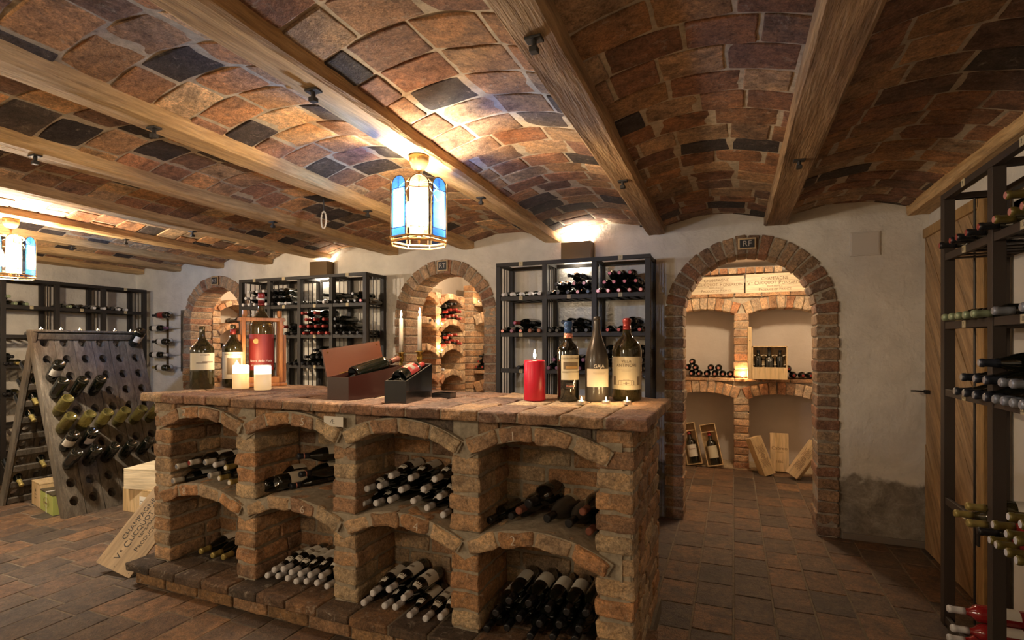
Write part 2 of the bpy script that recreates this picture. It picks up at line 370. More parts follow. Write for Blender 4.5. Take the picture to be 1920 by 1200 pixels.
# floor: terracotta pavers in staggered columns, plus bed
b = MB(); b.box((-7, -2.75, -.08), (1.4, WY+.1, -.004)); b.box((-6.3, WY+.1, -.08), (1.2, 6.8, -.008), 0)
ob = b.build('floor', 'mortar_dark'); tag(ob, kind='structure')
b = MB(); x = -6.84; PW = .19
random.seed(11)
while x < 1.19:
    far = any(abs(x+PW/2-a[0]) < a[3]+.35 for a in ARCH)
    y = -.6-random.random()*.28; y1 = 6.7 if far else WY
    while y < y1:
        L = random.choice((.27, .28, .26, .29)); yy = min(y+L, y1)
        if yy-y > .04 and yy > -.6:
            if not (-3.05 < x < -.5 and 2.1 < y < 2.6):
                b.brick((x+PW/2, (y+yy)/2, -.02+random.uniform(-.0015, .0015)), (PW-.009, yy-y-.009, .04), .004, .0012, 0, None, pc(PAL_FL), (3, 4, 1))
        y = yy
    x += PW
ob = b.build('floor_pavers', 'brick_floor'); ob.name = 'floor_brick'; tag(ob, kind='structure')

# ceiling beams
BEAMS = [  # x centre at back wall, half width, skew per metre, label
 (1.14, .07, 0, 'M', 'rough timber beam running along the top of the wine rack by the plank door'),
 (.285, .078, 0, 'D', 'wide cracked timber beam above the tall arch with the RF slate'),
 (-.56, .07, .013, 'D', 'knotted timber beam between the brass lantern beam and the cracked wide beam'),
 (-1.425, .075, .035, 'L', 'pale timber beam that carries the lantern hanging over the counter'),
 (-2.235, .07, .033, 'L', 'pale timber beam just left of the counter lantern, ending over the RT arch'),
 (-3.05, .07, .032, 'L', 'timber beam ending between the RT arch and the four-bay rack'),
 (-3.87, .07, .032, 'L', 'timber beam ending at the wall light over the four-bay rack'),
 (-4.66, .068, .032, 'L', 'timber beam ending over the post side of the four-bay rack, carries the far lantern'),
 (-5.39, .066, .03, 'L', 'timber beam ending above the small arch with the KS slate'),
 (-6.10, .066, .03, 'L', 'timber beam ending above the wall bottle holder'),
 (-6.76, .066, .02, 'M', 'last timber beam, lying against the side wall over its rack')]
def beam_x(i, y): return BEAMS[i][0]+BEAMS[i][2]*(WY-y)
random.seed(5)
for i, (bx_, hw, sk, md, lb) in enumerate(BEAMS):
    root = thing('ceiling_beam', lb, 'beam', (bx_, WY, 2.22))
    b = MB(); n = 70; y0 = -2.55; vs = []; so = random.random()*90; ch = .012
    for k in range(n+1):
        y = y0+(WY-.005-y0)*k/n; cx = sk*(WY-y)
        def w_(q, s=.007): return noise.noise(Vector((y*1.7, q*9.1, so)))*s+noise.noise(Vector((y*9, q*5.1, so)))*.003
        pr = [(-hw+w_(1), .14), (-hw+w_(2), ch+w_(3)), (-hw+ch+w_(4), w_(5)), (-hw*.3, w_(6, .004)), (hw*.3, w_(7, .004)), (hw-ch+w_(8), w_(9)), (hw+w_(10), ch+w_(11)), (hw+w_(12), .14)]
        vs += [(cx+a, y-WY, c) for a, c in pr]
    fs = [(k*8+j, k*8+j+1, (k+1)*8+j+1, (k+1)*8+j) for k in range(n) for j in range(7)]+[tuple(range(8)), tuple(reversed(range(n*8, n*8+8)))]
    b.add(vs, fs, 0, (.5, .5, .5, random.random())); b.build('timber', 'beam_dark' if md == 'D' else 'beam', root)
    for by in (1.42, 2.83):
        if i == 4 and by > 2: pass
        x = sk*(WY-by); q = MB(); q.brick((x, by-WY, -.004), (.05, .035, .008), .002, 0, 0, Matrix.Translation((0, 0, 0)), None, (1, 1, 1)); q.lathe([(.008, -.034), (.008, -.006)], 8, 0, Matrix.Translation((x, by-WY, 0))); q.bbox((x-.012, by-WY-.012, -.042), (x+.012, by-WY+.012, -.026), .002)
        q.build('bolt', 'iron', root)

# brick vaults between the beams
ZS, ZC = 2.272, 2.338
mb = MB(); vb = MB(); random.seed(21)
nb = len(BEAMS)
for i in range(nb-1):
    hwR, hwL = BEAMS[i][1], BEAMS[i+1][1]
    def vault(y, s): # s in -1..1 from left beam to right beam
        xl = beam_x(i+1, y)+hwL-.02; xr = beam_x(i, y)-hwR+.02; x = (xl+xr)/2+s*(xr-xl)/2
        return x, ZS+(ZC-ZS)*(1-s*s)
    n = 14; ys = [-2.6+k*(WY+2.6)/24 for k in range(25)]; vs = []
    for y in ys:
        for k in range(n+1): x, z = vault(y, -1+2*k/n); vs.append((x, y, z+.0058))
        for k in range(n+1): x, z = vault(y, -1+2*k/n); vs.append((x, y, z+.07))
    q = 2*(n+1); fs = []
    for a in range(24):
        for k in range(n):
            fs.append((a*q+k, (a+1)*q+k, (a+1)*q+k+1, a*q+k+1)); fs.append((a*q+n+1+k, a*q+n+2+k, (a+1)*q+n+2+k, (a+1)*q+n+1+k))
    mb.add(vs, fs)
    y = .35; 
    while y < WY-.02:
        pitch = random.uniform(.155, .185); y1 = min(y+pitch, WY); wv = .82
        s = 0; tot = wv; x = -random.choice((0, .09, .14, .2))
        dk = .17 if i > 1 else .14
        while x < tot:
            L = random.choice((.27, .285, .26, .29, .2, .3)); a, c = max(x, 0), min(x+L, tot)
            if c-a > .03:
                sm = -1+2*((a+c)/2)/tot; xx, zz = vault((y+y1)/2, sm); xa, za = vault((y+y1)/2, -1+2*a/tot); xb, zb = vault((y+y1)/2, -1+2*c/tot)
                ang = math.atan2(zb-za, xb-xa); mx = Matrix.Translation((xx, (y+y1)/2, zz+.0145)) @ Matrix.Rotation(-ang, 4, 'Y') @ Matrix.Rotation(random.uniform(-.02, .02), 4, 'Z')
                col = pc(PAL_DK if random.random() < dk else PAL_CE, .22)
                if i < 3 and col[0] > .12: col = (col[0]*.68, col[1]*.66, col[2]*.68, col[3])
                near = y < 2.6
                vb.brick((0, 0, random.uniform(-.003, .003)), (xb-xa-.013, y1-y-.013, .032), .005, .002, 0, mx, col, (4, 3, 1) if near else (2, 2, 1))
            x += L
        y = y1
ob = mb.build('ceiling', 'mortar_light'); tag(ob, kind='structure')
ob = vb.build('ceiling_brick', 'brick_ceiling'); tag(ob, kind='structure')
struct_box('ceiling_slab', (-7, -2.75, 2.42), (1.4, WY+.1, 2.5), 'mortar')

# arch surrounds: brick ring + jamb bricks through the wall
random.seed(31)
PC = .0805
for n_, (cx, cz, ro, ri) in enumerate(ARCH, 1):
    b = MB(); y0, y1 = WY-.018, WY+WT+.01; rm = (ro+ri)/2; pal = PAL_AR if n_ == 1 else [(c[0]*1.25, c[1]*1.25, c[2]*1.3) for c in PAL_AR]
    pts_o = arch_pts(cx, cz, ro-.012); pts_i = arch_pts(cx, cz, ri+.008)
    # mortar core between rings
    k = len(pts_o); vs = [(x, WY-.012, z) for x, z in pts_o]+[(x, WY-.012, z) for x, z in pts_i]+[(x, y1-.01, z) for x, z in pts_i]
    b.add(vs, [(i, i+1, k+i+1, k+i) for i in range(k-1)]+[(k+i, k+i+1, 2*k+i+1, 2*k+i) for i in range(k-1)], 1)
    nr = int(math.pi*rm/PC)
    for i in range(nr):
        a = math.pi*(i+.5)/nr; mx = Matrix.Translation((cx, (y0+y1)/2, cz)) @ Matrix.Rotation(-(a-math.pi/2), 4, 'Y') @ Matrix.Translation((0, 0, rm))
        wdt = math.pi*rm/nr-.012; tp = (ro-ri)/2/rm*.9
        jj = random.uniform(-.005, .005)
        b.brick((0, jj, random.uniform(-.004, .004)), (wdt, y1-y0, ro-ri), .007, .0028, 0, mx, pc(pal), (2, 3, 3), taper=tp)
    nz_ = int(cz/PC); pz = cz/nz_
    for i in range(nz_):
        for sgn in (-1, 1):
            x = cx+sgn*rm; b.brick((x+random.uniform(-.004, .004), (y0+y1)/2+random.uniform(-.005, .005), (i+.5)*pz), (ro-ri+random.uniform(-.008, .004), y1-y0, pz-.013), .007, .0028, 0, None, pc(pal), (3, 3, 2))
    ob = b.build('trim_%d' % n_, ['brick', 'mortar']); tag(ob, kind='structure')

# right wall: plank door with frame
dr = thing('door_1', 'oiled plank door with diagonal boards and iron latch behind the side rack', 'door', (1.2, 4.28, 0)); dr['kind'] = 'structure'
b = MB(); random.seed(3)
Y0, Y1, ZT = 3.44-4.28, 0.0, 2.05
nbd = 22
def clip_poly(poly, f):
    out = []
    for i in range(len(poly)):
        p, q = poly[i], poly[(i+1) % len(poly)]; a, c = f(p), f(q)
        if a >= 0: out.append(p)
        if (a >= 0) != (c >= 0): t = a/(a-c); out.append((p[0]+(q[0]-p[0])*t, p[1]+(q[1]-p[1])*t))
    return out
sl = 1.25
for k in range(-4, 30):     # boards rise towards the back wall
    w0 = k*.17-1.0
    f1 = lambda p: (p[1]-p[0]*sl)-w0-.003; f2 = lambda p: w0+.17-.003-(p[1]-p[0]*sl)
    poly = [(Y0, .01), (Y1, .01), (Y1, ZT), (Y0, ZT)]
    poly = clip_poly(clip_poly(poly, f1), f2)
    if len(poly) >= 3:
        n = len(poly); d = random.uniform(-.003, .003); vs = [(-.035+d, y, z) for y, z in poly]+[(0, y, z) for y, z in poly]
        b.add(vs, [tuple(range(n)), tuple(reversed(range(n, 2*n)))]+[(i, i+n, (i+1) % n+n, (i+1) % n) for i in range(n)], 0, (.5, .5, .5, random.random()))
ob = b.build('door_boards', 'oak_door', dr); ob['kind'] = 'structure'
b = MB(); b.bbox((-.05, Y0-.02, ZT), (0, Y1, ZT+.06), .004); b.bbox((-.05, Y0-.08, 0), (0, Y0-.005, ZT+.06), .004); b.bbox((-.035, Y0-.15, 0), (0, Y0-.09, ZT+.04), .004)
b.build('frame', 'door_frame', dr)
b = MB(); b.box((-.06, -.10, 1.035), (-.036, -.06, 1.06)); b.tube([(-.06, -.08, 1.05), (-.11, -.07, 1.052), (-.115, -.02, 1.048), (-.10, .0, 1.046)], .006, 6); b.build('handle', 'iron', dr)
b = MB(); b.bbox((-.06, Y0-.05, .33), (-.036, Y0+.0, .40), .003); b.build('hinge', 'iron', dr)
b = MB(); b.bbox((1.17, 2.98, 0), (1.2, 3.1, 2.0), .004); b.bbox((1.17, 2.5, 1.9), (1.2, 3.1, 2.0), .004); b.bbox((1.17, 2.5, .0), (1.2, 3.1, .12), .004)
tag(b.build('trim_4', 'white_paint'), kind='structure')
tag(MB().bbox((.70, WY-.02, 0), (1.2, WY-.0, .045), .004).build('baseboard_back', 'concrete'), kind='structure')
b = MB(); p0 = atY(1593, 437, WY); p1 = atY(1650, 478, WY); b.bbox((p0.x, WY-.012, p1.z), (p1.x, WY-.0, p0.z), .003); b.bbox((p0.x+.008, WY-.015, p1.z+.008), (p1.x-.008, WY-.01, p0.z-.008), .002)
tag(b.build('junction_box_cover', 'white_paint'), 'square white cover plate on the plaster between the RF arch and plank door', 'cover plate')
# ================================================================== BOTTLES
def prof(kind, r, h):
    if kind == 'burg': p = [(0, .020), (r*.45, .015), (r*.76, .002), (r*.86, 0), (r*.94, .001), (r, .012), (r, h*.50), (r*.95, h*.57), (r*.78, h*.655), (r*.52, h*.74), (r*.37, h*.80), (r*.33, h*.95)]
    elif kind == 'champ': p = [(0, .020), (r*.45, .015), (r*.76, .002), (r*.86, 0), (r*.94, .001), (r, .012), (r, h*.50), (r*.94, h*.58), (r*.74, h*.68), (r*.46, h*.78), (r*.36, h*.84), (r*.33, h*.95)]
    elif kind == 'big': p = [(0, .020), (r*.45, .015), (r*.76, .002), (r*.86, 0), (r*.94, .001), (r, .012), (r, h*.61), (r*.95, h*.66), (r*.80, h*.705), (r*.55, h*.75), (r*.36, h*.79), (r*.27, h*.83), (r*.24, h*.95)]
    elif kind == 'gaja': p = [(0, .020), (r*.45, .015), (r*.76, .002), (r*.86, 0), (r*.94, .001), (r, .012), (r, h*.44), (r*.96, h*.53), (r*.80, h*.62), (r*.58, h*.70), (r*.38, h*.79), (r*.29, h*.86), (r*.27, h*.95)]
    else: p = [(0, .020), (r*.45, .015), (r*.76, .002), (r*.86, 0), (r*.94, .001), (r, .01), (r, h*.62), (r*.95, h*.66), (r*.78, h*.70), (r*.52, h*.735), (r*.38, h*.775), (r*.35, h*.95)]
    rn = p[-1][0]
    return p+[(rn, h*.955), (rn*1.14, h*.957), (rn*1.14, h*.99), (rn*.9, h), (0, h)], rn
def bottle_parts(root, emblem=False, band=None, *, kind='bord', r=.0372, h=.30, glass='glass_dark', capm='cap_red', capz=.80, capend=None, label='paper', lz=(.20, .50), lw=1.25, n=20, bands=True):
    p, rn = prof(kind, r, h)
    MB().lathe(p, n).build('glass_body', glass, root, True)
    if capm:
        e = .0011
        def rad(z):
            for (a, b), (c, d) in zip(p[1:], p[2:]):
                if b <= z <= d and d > b: return a+(c-a)*(z-b)/(d-b)
            return rn
        q = [(rad(h*capz)+e, h*capz), (rad(h*.86)+e, h*.86), (rn+e, h*.945), (rn*1.14+e, h*.955), (rn*1.14+e, h*.99), (rn*1.02, h+.0012), (0, h+.0016)]
        c = MB().lathe(q, n).build('capsule', capm, root, True)
        MB().lathe([(0, h+.0018), (rn*.98, h+.0018), (rn*.9, h+.0028), (0, h+.0028)], 14).build('capsule_disc', capend or capm, c)
        if capend: c['label'] = 'capsule with a paler top disc'
    if band: MB().lathe([(rn+.0022, h*.885), (rn+.0022, h*.905)], n).build('neck_band', band, root, True)
    if emblem:
        e2_ = MB().lathe([(r*.86, h*.61), (r*.80, h*.645), (r*.70, h*.685), (r*.61, h*.715)], 10, 0, None, -.75, .75).build('neck_label', 'paper', root, True); MB().lathe([(r*.81, h*.645), (r*.76, h*.67)], 6, 0, None, -.3, .3).build('printed_crest', 'ink_soft', e2_)
        MB().lathe([(r+.0012, h*.34), (r+.0012, h*.40)], 8, 0, None, -.35, .35).build('printed_crest', 'ink_soft', root)
    if label:
        MB().lathe([(r+.0007, h*lz[0]), (r+.0007, h*lz[1])], 16, 0, None, -lw, lw).build('paper_label', label, root, True)
    return root
PROTO = {}
def proto(key, **k):
    PROTO[key] = dict(k)
proto('white', kind='burg', capm='white_cap', r=.038)
proto('white_shield', kind='burg', capm='white_cap', r=.038, emblem=True, lz=(.18, .5))
proto('white_grey', kind='bord', capm='paper', capend='cap_grey')
proto('white_red', kind='bord', capm='paper', capend='cap_red')
proto('gold', kind='champ', r=.043, capm='cap_gold')
proto('gold_disc', kind='bord', capm='cap_gold', capend='paper')
proto('goldgreen', kind='bord', glass='glass_olive', capm='cap_gold')
proto('olive_red', kind='bord', glass='glass_olive', capm='cap_olive', capend='cap_pink')
proto('olive_white', kind='bord', glass='glass_rose', capm='cap_olive', capend='white_cap', lz=(.2, .5))
proto('dark', capm='cap_black', label='paper')
proto('dark_plain', capm='cap_black', label=None)
proto('dark_band', capm='cap_navy', capend='cap_black', label='ivory', kind='burg', r=.041, band='cap_pink')
proto('red', capm='cap_red', capend='cap_pink')
proto('red_b', capm='cap_red', kind='burg', r=.040)
proto('red_white', capm='cap_burg', capend='white_cap')
proto('dark_red', capm='cap_black', capend='cap_red', label='paper')
proto('dark_pink', capm='cap_black', capend='cap_pink')
proto('purple', capm='cap_purple', capend='cap_purple')
proto('copper', capm='cap_copper', label=None, kind='burg', r=.041)
proto('green', capm='cap_green', kind='bord')
proto('grey', capm='cap_grey', kind='bord')
proto('navy', capm='cap_navy', capend='cap_grey', kind='champ', r=.042, label=None)
proto('rose', kind='bord', glass='glass_rose', capm='white_cap', label='paper')
proto('rose_gold', kind='bord', glass='glass_rose', capm='cap_gold')
proto('magnum', kind='bord', r=.051, h=.36, capm='cap_black', label=None)
proto('magnum_red', kind='bord', r=.051, h=.36, capm='cap_red', label='ivory')
proto('dusty', kind='burg', r=.046, h=.33, glass='glass_dusty', capm='cap_black', label='cream', lz=(.1, .35))
proto('champ', kind='champ', r=.043, capm='cap_gold', label='paper')
proto('champ_clear', kind='champ', r=.043, glass='glass_yellow', capm='cap_gold', label=None)
proto('champ_plain', kind='champ', r=.043, capm='cap_gold', label=None)
proto('greenlabel', kind='burg', capm='cap_green', label='green_card', lz=(.1, .5), r=.04)
made = {}
def bottle(key, tip, d, label, group=None, up=(0, 0, 1), roll=0, h=None):
    """tip = centre of the capsule end, d = direction from base to tip"""
    d = Vector(d).normalized(); k = PROTO[key]; hh = k.get('h', .30)
    upv = Vector(up); x = (upv-d*upv.dot(d)).normalized(); y = d.cross(x)
    m = Matrix((x, y, d)).transposed().to_4x4(); m.translation = Vector(tip)-d*hh
    m = m @ Matrix.Rotation(roll, 4, 'Z')
    if key not in made:
        r_ = thing('wine_bottle', label, 'bottle', group=group, mx=m); bottle_parts(r_, **k); made[key] = r_
        return r_
    return dup(made[key], m, label, group)
ORD = ['first', 'second', 'third', 'fourth', 'fifth', 'sixth', 'seventh', 'eighth', 'ninth', 'tenth', 'eleventh', 'twelfth']
def place_rows(rows, where, group, Y, d=(0, -1, 0), order='from left', rn=None, off=0, up=(0, 0, 1), jit=.03, ax='Y', zfix=None):
    """rows: list of (row name, [(key, u, v), ...]); descriptions come from DESC"""
    for rname, lst in rows:
        for i, it in enumerate(lst):
            key, u, v = it[:3]; p = atY(u, v, Y) if ax == 'Y' else atX(u, v, Y)
            if zfix is not None and rname in zfix: p.z = zfix[rname]
            dd = Vector(it[3]) if len(it) > 3 else Vector(d)+Vector((random.uniform(-jit, jit), random.uniform(-jit, jit), random.uniform(-.01, .01)))
            bottle(key, p, dd, '%s bottle, %s %s, %s, %s' % (DESC.get(key, 'dark'), ORD[i], order, rname, where), group, up, random.uniform(-.5, .5))
DESC = dict(white='white-capped', white_shield='white-capped', white_grey='grey-tipped white-capped', white_red='red-tipped white-capped', gold='gold-foiled', gold_disc='gold-foiled', goldgreen='gold-capped green',
            olive_red='olive-capped', olive_white='white-tipped gold-capped', dark='black-capped', dark_plain='plain black', dark_band='dark', red='red-capped', red_b='red-capped', red_white='white-tipped', dark_red='red-tipped black-capped',
            dark_pink='pink-tipped', purple='purple-capped', copper='copper-capped', green='pale-green-capped', grey='grey-capped', navy='dark-capped', rose='white-capped rose', rose_gold='gold-capped rose',
            magnum='large dark', magnum_red='large red-capped', dusty='dusty large', champ='gold-foiled', greenlabel='green-labelled')

# ================================================================== BRICK COUNTER
random.seed(77)
CX0, CX1, CY0, CY1 = -3.08, -.345, 2.04, 2.76
PIERS = [-3.0125, -2.365, -1.7175, -1.07, -.4225]
ctr = thing('brick_counter', 'long brick counter with ten arched wine bays in the middle of the cellar', 'counter', (-1.71, 2.4, 0))
def loc(b_): b_.v = [(p[0]+1.71, p[1]-2.4, p[2]) for p in b_.v]; return b_
b = MB(); k = 0
x = CX0-.04
while x < CX1+.05:      # worktop slabs, three rows deep
    w_ = .178; x1 = min(x+w_, CX1+.055)
    for (ya, yb) in ((1.985, 2.27), (2.27, 2.55), (2.55, 2.82)):
        b.brick(((x+x1)/2, (ya+yb)/2, 1.054+random.uniform(-.002, .002)), (x1-x-.007, yb-ya-.007, .046), .008, .003, 0, None, pc(PAL_IS[:4]+[(.25, .14, .09), (.2, .12, .085)]), (4, 6, 2))
    x = x1
b.box((CX0-.03, 1.998, 1.034), (CX1+.045, 2.81, 1.07), 1)
loc(b).build('countertop', ['brick', 'mortar'], ctr)
b = MB(); x = CX0-.10
while x < CX1+.04:
    w_ = random.choice((.2, .19, .21)); x1 = min(x+w_, CX1+.05)
    for (ya, yb) in ((1.94, 2.16), (2.16, 2.37)): b.brick(((x+x1)/2, (ya+yb)/2, .098+random.uniform(-.002, .002)), (x1-x-.008, yb-ya-.008, .046), .009, .003, 0, None, pc(PAL_FL), (3, 4, 2))
    x = x1
x = CX0-.05
while x < CX1:
    w_ = random.choice((.24, .26, .25)); x1 = min(x+w_, CX1+.02); b.brick(((x+x1)/2, 2.03, .037), (x1-x-.01, .12, .066), .009, .003, 0, None, pc([(.3, .18, .09), (.26, .15, .07), (.34, .2, .11)]), (4, 3, 2)); x = x1
for y in (1.99, 2.24, 2.49): b.brick((CX0-.02, y+.12, .037), (.12, .24, .066), .009, .003, 0, None, pc(PAL_FL), (3, 4, 2))
b.box((CX0-.04, 1.982, .001), (CX1+.01, 2.76, .078), 1); b.box((CX0-.08, 1.955, .076), (CX1+.03, 2.37, .114), 1)
b.v = [(p[0], p[1], p[2]) for p in b.v]
loc(b).build('plinth', ['brick', 'mortar_dark'], ctr)
def course(b, x0, x1, y0, y1, z0, z1, L, pal, axis='X', mort=.013, amp=.0028, skew=0, start=None, seg=(4, 3, 2)):
    k = 0; z = z0; n = max(1, round((z1-z0)/PC)); p = (z1-z0)/n
    for k in range(n):
        a0, a1 = (x0, x1) if axis == 'X' else (y0, y1); a = a0-(0 if k % 2 else L*.5)
        while a < a1-.001:
            s, e = max(a, a0), min(a+L, a1)
            if e-s > .03:
                j = random.uniform(-.004, .004)
                if axis == 'X': b.brick(((s+e)/2, (y0+y1)/2+j, z0+(k+.5)*p), (e-s-mort, y1-y0, p-mort), .008, amp, 0, None, pc(pal), seg)
                else: b.brick(((x0+x1)/2+j, (s+e)/2, z0+(k+.5)*p), (x1-x0, e-s-mort, p-mort), .008, amp, 0, None, pc(pal), (seg[1], seg[0], seg[2]))
            a += L
# back masonry and ends
b = MB(); course(b, CX0+.02, CX1-.02, 2.365, 2.42, .12, 1.03, .25, PAL_IS); b.box((CX0+.02, 2.372, .11), (CX1-.02, 2.72, 1.034), 1)
course(b, CX0+.02, CX1-.02, 2.71, 2.76, 0, 1.03, .27, PAL_IS, seg=(2, 1, 1))
course(b, CX1-.055, CX1, 2.18, 2.76, 0.0, 1.03, .26, PAL_IS, 'Y', seg=(4, 2, 2)); b.box((CX1-.08, 2.058, 0), (CX1-.010, 2.75, 1.034), 1)
course(b, CX0, CX0+.055, 2.30, 2.76, .0, 1.03, .26, PAL_IS, 'Y', seg=(4, 2, 2)); b.box((CX0+.010, 2.058, 0), (CX0+.08, 2.75, 1.034), 1)
loc(b).build('back_wall', ['brick', 'mortar'], ctr)
for i, px in enumerate(PIERS):
    b = MB(); ends = i in (0, 4)
    segs = [(.12, .452), (.54, .872)] if i < 4 else [(.12, 1.03)]
    if i == 0: segs = [(.12, .452), (.452, .54), (.54, .872), (.872, 1.03)]
    for (z0, z1) in segs:
        n = max(1, round((z1-z0)/.083)); p = (z1-z0)/n
        for k in range(n):
            wj = random.uniform(-.006, .008); sp = random.choice((0, .55, .7))
            wd = .138+wj; cxp = px+random.uniform(-.003, .003)
            if i == 4: wd += .012
            if sp == 0 or (i in (0, 4) and sp == 0): pieces = [(CY0, 2.36)]
            else: pieces = [(CY0, CY0+.33*sp), (CY0+.33*sp, 2.375)]
            for (ya, yb) in pieces: b.brick((cxp, (ya+yb)/2+random.uniform(-.004, .004), z0+(k+.5)*p), (wd, yb-ya-.01, p-.012), .011, .0042, 0, None, pc(PAL_IS), (4, 6, 3))
    b.box((px-.060, CY0+.0135, .115), (px+.060, 2.38, 1.03), 1)
    loc(b).build('pier', ['brick', 'mortar'], ctr)
RAD, HA = .66, R(29.2)
def arch_top(z_crown, dx): return z_crown-RAD+math.sqrt(max(RAD*RAD-dx*dx, 0))
arches = []
for zi, (zc, row) in enumerate(((1.016, 'upper'), (.589, 'lower'))):
    for bi in range(4):
        cx = (PIERS[bi]+PIERS[bi+1])/2; b = MB(); cz = zc-RAD; nbk = 4; th = .066; pol = []
        for sgn in (1,):
            for k in range(nbk):
                a = HA-(k+.5)*2*HA/nbk; L = 2*RAD*math.sin(HA/nbk)
                for (ya, yb) in ((2.018, 2.19), (2.19, 2.365)):
                    mx = Matrix.Translation((cx, 0, cz)) @ Matrix.Rotation(-a, 4, 'Y') @ Matrix.Translation((0, (ya+yb)/2+random.uniform(-.006, .002), RAD-th/2+random.uniform(-.003, .003)))
                    b.brick((0, 0, 0), (L-.018, yb-ya-.01, th), .013, .0052, 0, mx, pc(PAL_IS), (5, 5, 3), taper=.05)
        n = 16; out = [(cx+(RAD+.005)*math.sin(-HA+2*HA*k/n), cz+(RAD+.005)*math.cos(-HA+2*HA*k/n)) for k in range(n+1)]
        inn = [(cx+(RAD-th+.009)*math.sin(HA-2*HA*k/n), cz+(RAD-th+.009)*math.cos(HA-2*HA*k/n)) for k in range(n+1)]
        b.prism(out+inn, 2.029, 2.36, 1)
        o = loc(b).build('arch', ['brick', 'mortar'], ctr); arches.append(o)
        num = {('upper', 0): '7', ('lower', 0): '8', ('upper', 1): '5', ('lower', 1): '6', ('lower', 2): '4', ('upper', 3): '1', ('lower', 3): '2'}.get((row, bi))
        if num:
            kx = {('upper', 3): -.085, ('lower', 3): -.085, ('lower', 2): .10, ('upper', 0): -.09, ('lower', 0): -.09, ('upper', 1): .1, ('lower', 1): .1}[(row, bi)]
            zz = arch_top(zc, kx)-.034
            text(num, .055, 'chalk', o, FRONT(cx+kx+1.71, 2.008-2.4, zz) @ Matrix.Rotation(-kx*.9, 4, 'Z'), 'chalk_number', bold=-.0008)
# spandrels and V joints
b = MB()
course(b, CX0+.07, CX1-.13, 2.055, 2.12, .948, 1.032, .2, [(.30, .18, .10), (.12, .09, .07), (.26, .16, .10)], seg=(3, 2, 1)); b.box((CX0+.06, 2.07, .95), (CX1-.1, 2.16, 1.034), 1)
for px in PIERS[1:4]:
    for z in (.53, .957): b.prism([(px, z-.105), (px+.085, z-.06), (px+.072, z+.016), (px-.072, z+.016), (px-.085, z-.06)] if z < .9 else [(px, z-.105), (px+.075, z-.062), (px, z-.008), (px-.075, z-.062)], 2.045, 2.36, 1)
for px, sg in ((PIERS[0], 1), (PIERS[4], -1)):
    for z in (.53, .957): b.prism([(px-sg*.03, z-.09), (px+sg*.06, z-.05), (px+sg*.06, z+.016), (px-sg*.03, z+.016)] if sg > 0 else [(px-.06, z-.05), (px+.03, z-.09), (px+.03, z+.016), (px-.06, z+.016)], 2.045, 2.36, 1)
loc(b).build('spandrel', ['brick', 'mortar'], ctr)
# paper note stuck below the worktop
nt_ = thing('paper_note', 'small white paper note stuck under the counter edge between two arches', 'note', (-1.765, 2.026, .985))
nt_.rotation_euler = (0, 0, 0)
MB().box((-.058, -.001, -.024), (.058, .001, .024)).build('sheet', 'paper', nt_)
text('\u00c6', .036, 'ink', nt_, FRONT(-.006, -.0014, 0), bold=-.0008)

# ------------------------------------------------ bottles in the counter bays
GB = 'bottles stored in the brick counter bays'
def bay(rows, where, Y=2.11, d=(0, -1, 0), **k): place_rows(rows, where, GB, Y, d, **k)
random.seed(9)
bay([('bottom row', [('white_shield', 679, 945), ('white_shield', 704, 944), ('white_shield', 730, 938), ('white_shield', 774, 940), ('white_shield', 800, 953), ('white_shield', 830, 966)]),
     ('middle row', [('white_shield', 687, 917), ('white_shield', 711, 912), ('white_shield', 751, 919), ('white_shield', 793, 918), ('white_shield', 823, 932)]),
     ('top row', [('white_shield', 732, 893), ('white_shield', 769, 897), ('white_shield', 814, 899)])], 'third upper counter bay', 2.10)
bay([('bottom row', [('white_shield', 681, 1131), ('white_shield', 720, 1137), ('white_shield', 740, 1139), ('white_shield', 767, 1155), ('white_shield', 797, 1161), ('white_shield', 825, 1158)]),
     ('upper row', [('white_shield', 698, 1113), ('white_shield', 728, 1106), ('white_shield', 756, 1122)])], 'third lower counter bay', 2.04)
bay([('bottom row', [('white_shield', 500, 1080), ('white_shield', 520, 1081), ('white_shield', 538, 1085), ('white_shield', 554, 1091), ('white_shield', 573, 1091), ('white_shield', 593, 1094), ('white_shield', 612, 1100)]),
     ('upper row', [('white_shield', 513, 1069), ('white_shield', 530, 1068), ('white_shield', 545, 1074), ('white_shield', 562, 1077), ('white_shield', 580, 1079), ('white_shield', 601, 1081)])], 'second lower counter bay', 2.06)
bay([('only row', [('gold', 376, 1034), ('gold', 398, 1042), ('gold', 418, 1045)])], 'first lower counter bay', 2.14)
bay([('bottom row', [('white_grey', 324, 902), ('white_grey', 392, 892), ('gold_disc', 411, 897), ('gold_disc', 430, 905)]),
     ('upper row', [('white_grey', 331, 875), ('white_red', 355, 868), ('white_grey', 384, 867), ('white', 402, 872), ('gold_disc', 423, 877)])], 'first upper counter bay', 2.05, d=(-.12, -1, 0))
bay([('back row', [('dark_band', 496, 893, (-.25, -1, .05)), ('dark_band', 544, 912, (-.35, -1, 0)), ('dark_band', 558, 856, (-.45, -.8, .04)), ('dark_band', 562, 890, (-.3, -1, .0))])], 'second upper counter bay', 2.15)
for k_, (u, v) in enumerate(((490, 914), (517, 908))):
    p = atY(u, v, 2.12); bottle('dark_band', p+Vector((.10, .28, .012)), (.3, 1, .0), 'dark bottle turned base outward, %s from pier, second upper counter bay' % ORD[k_], GB, roll=1)
bay([('mixed row', [('dark_plain', 917, 976), ('dark_plain', 958, 968), ('copper', 972, 958), ('dusty', 1025, 973), ('dusty', 1066, 982), ('copper', 1104, 997)])], 'fourth upper counter bay', 2.12, d=(-.12, -1, 0))
bottle('magnum', atY(990, 945, 2.16), (-.25, -1, -.06), 'largest dusty magnum lying across the fourth upper counter bay', GB)
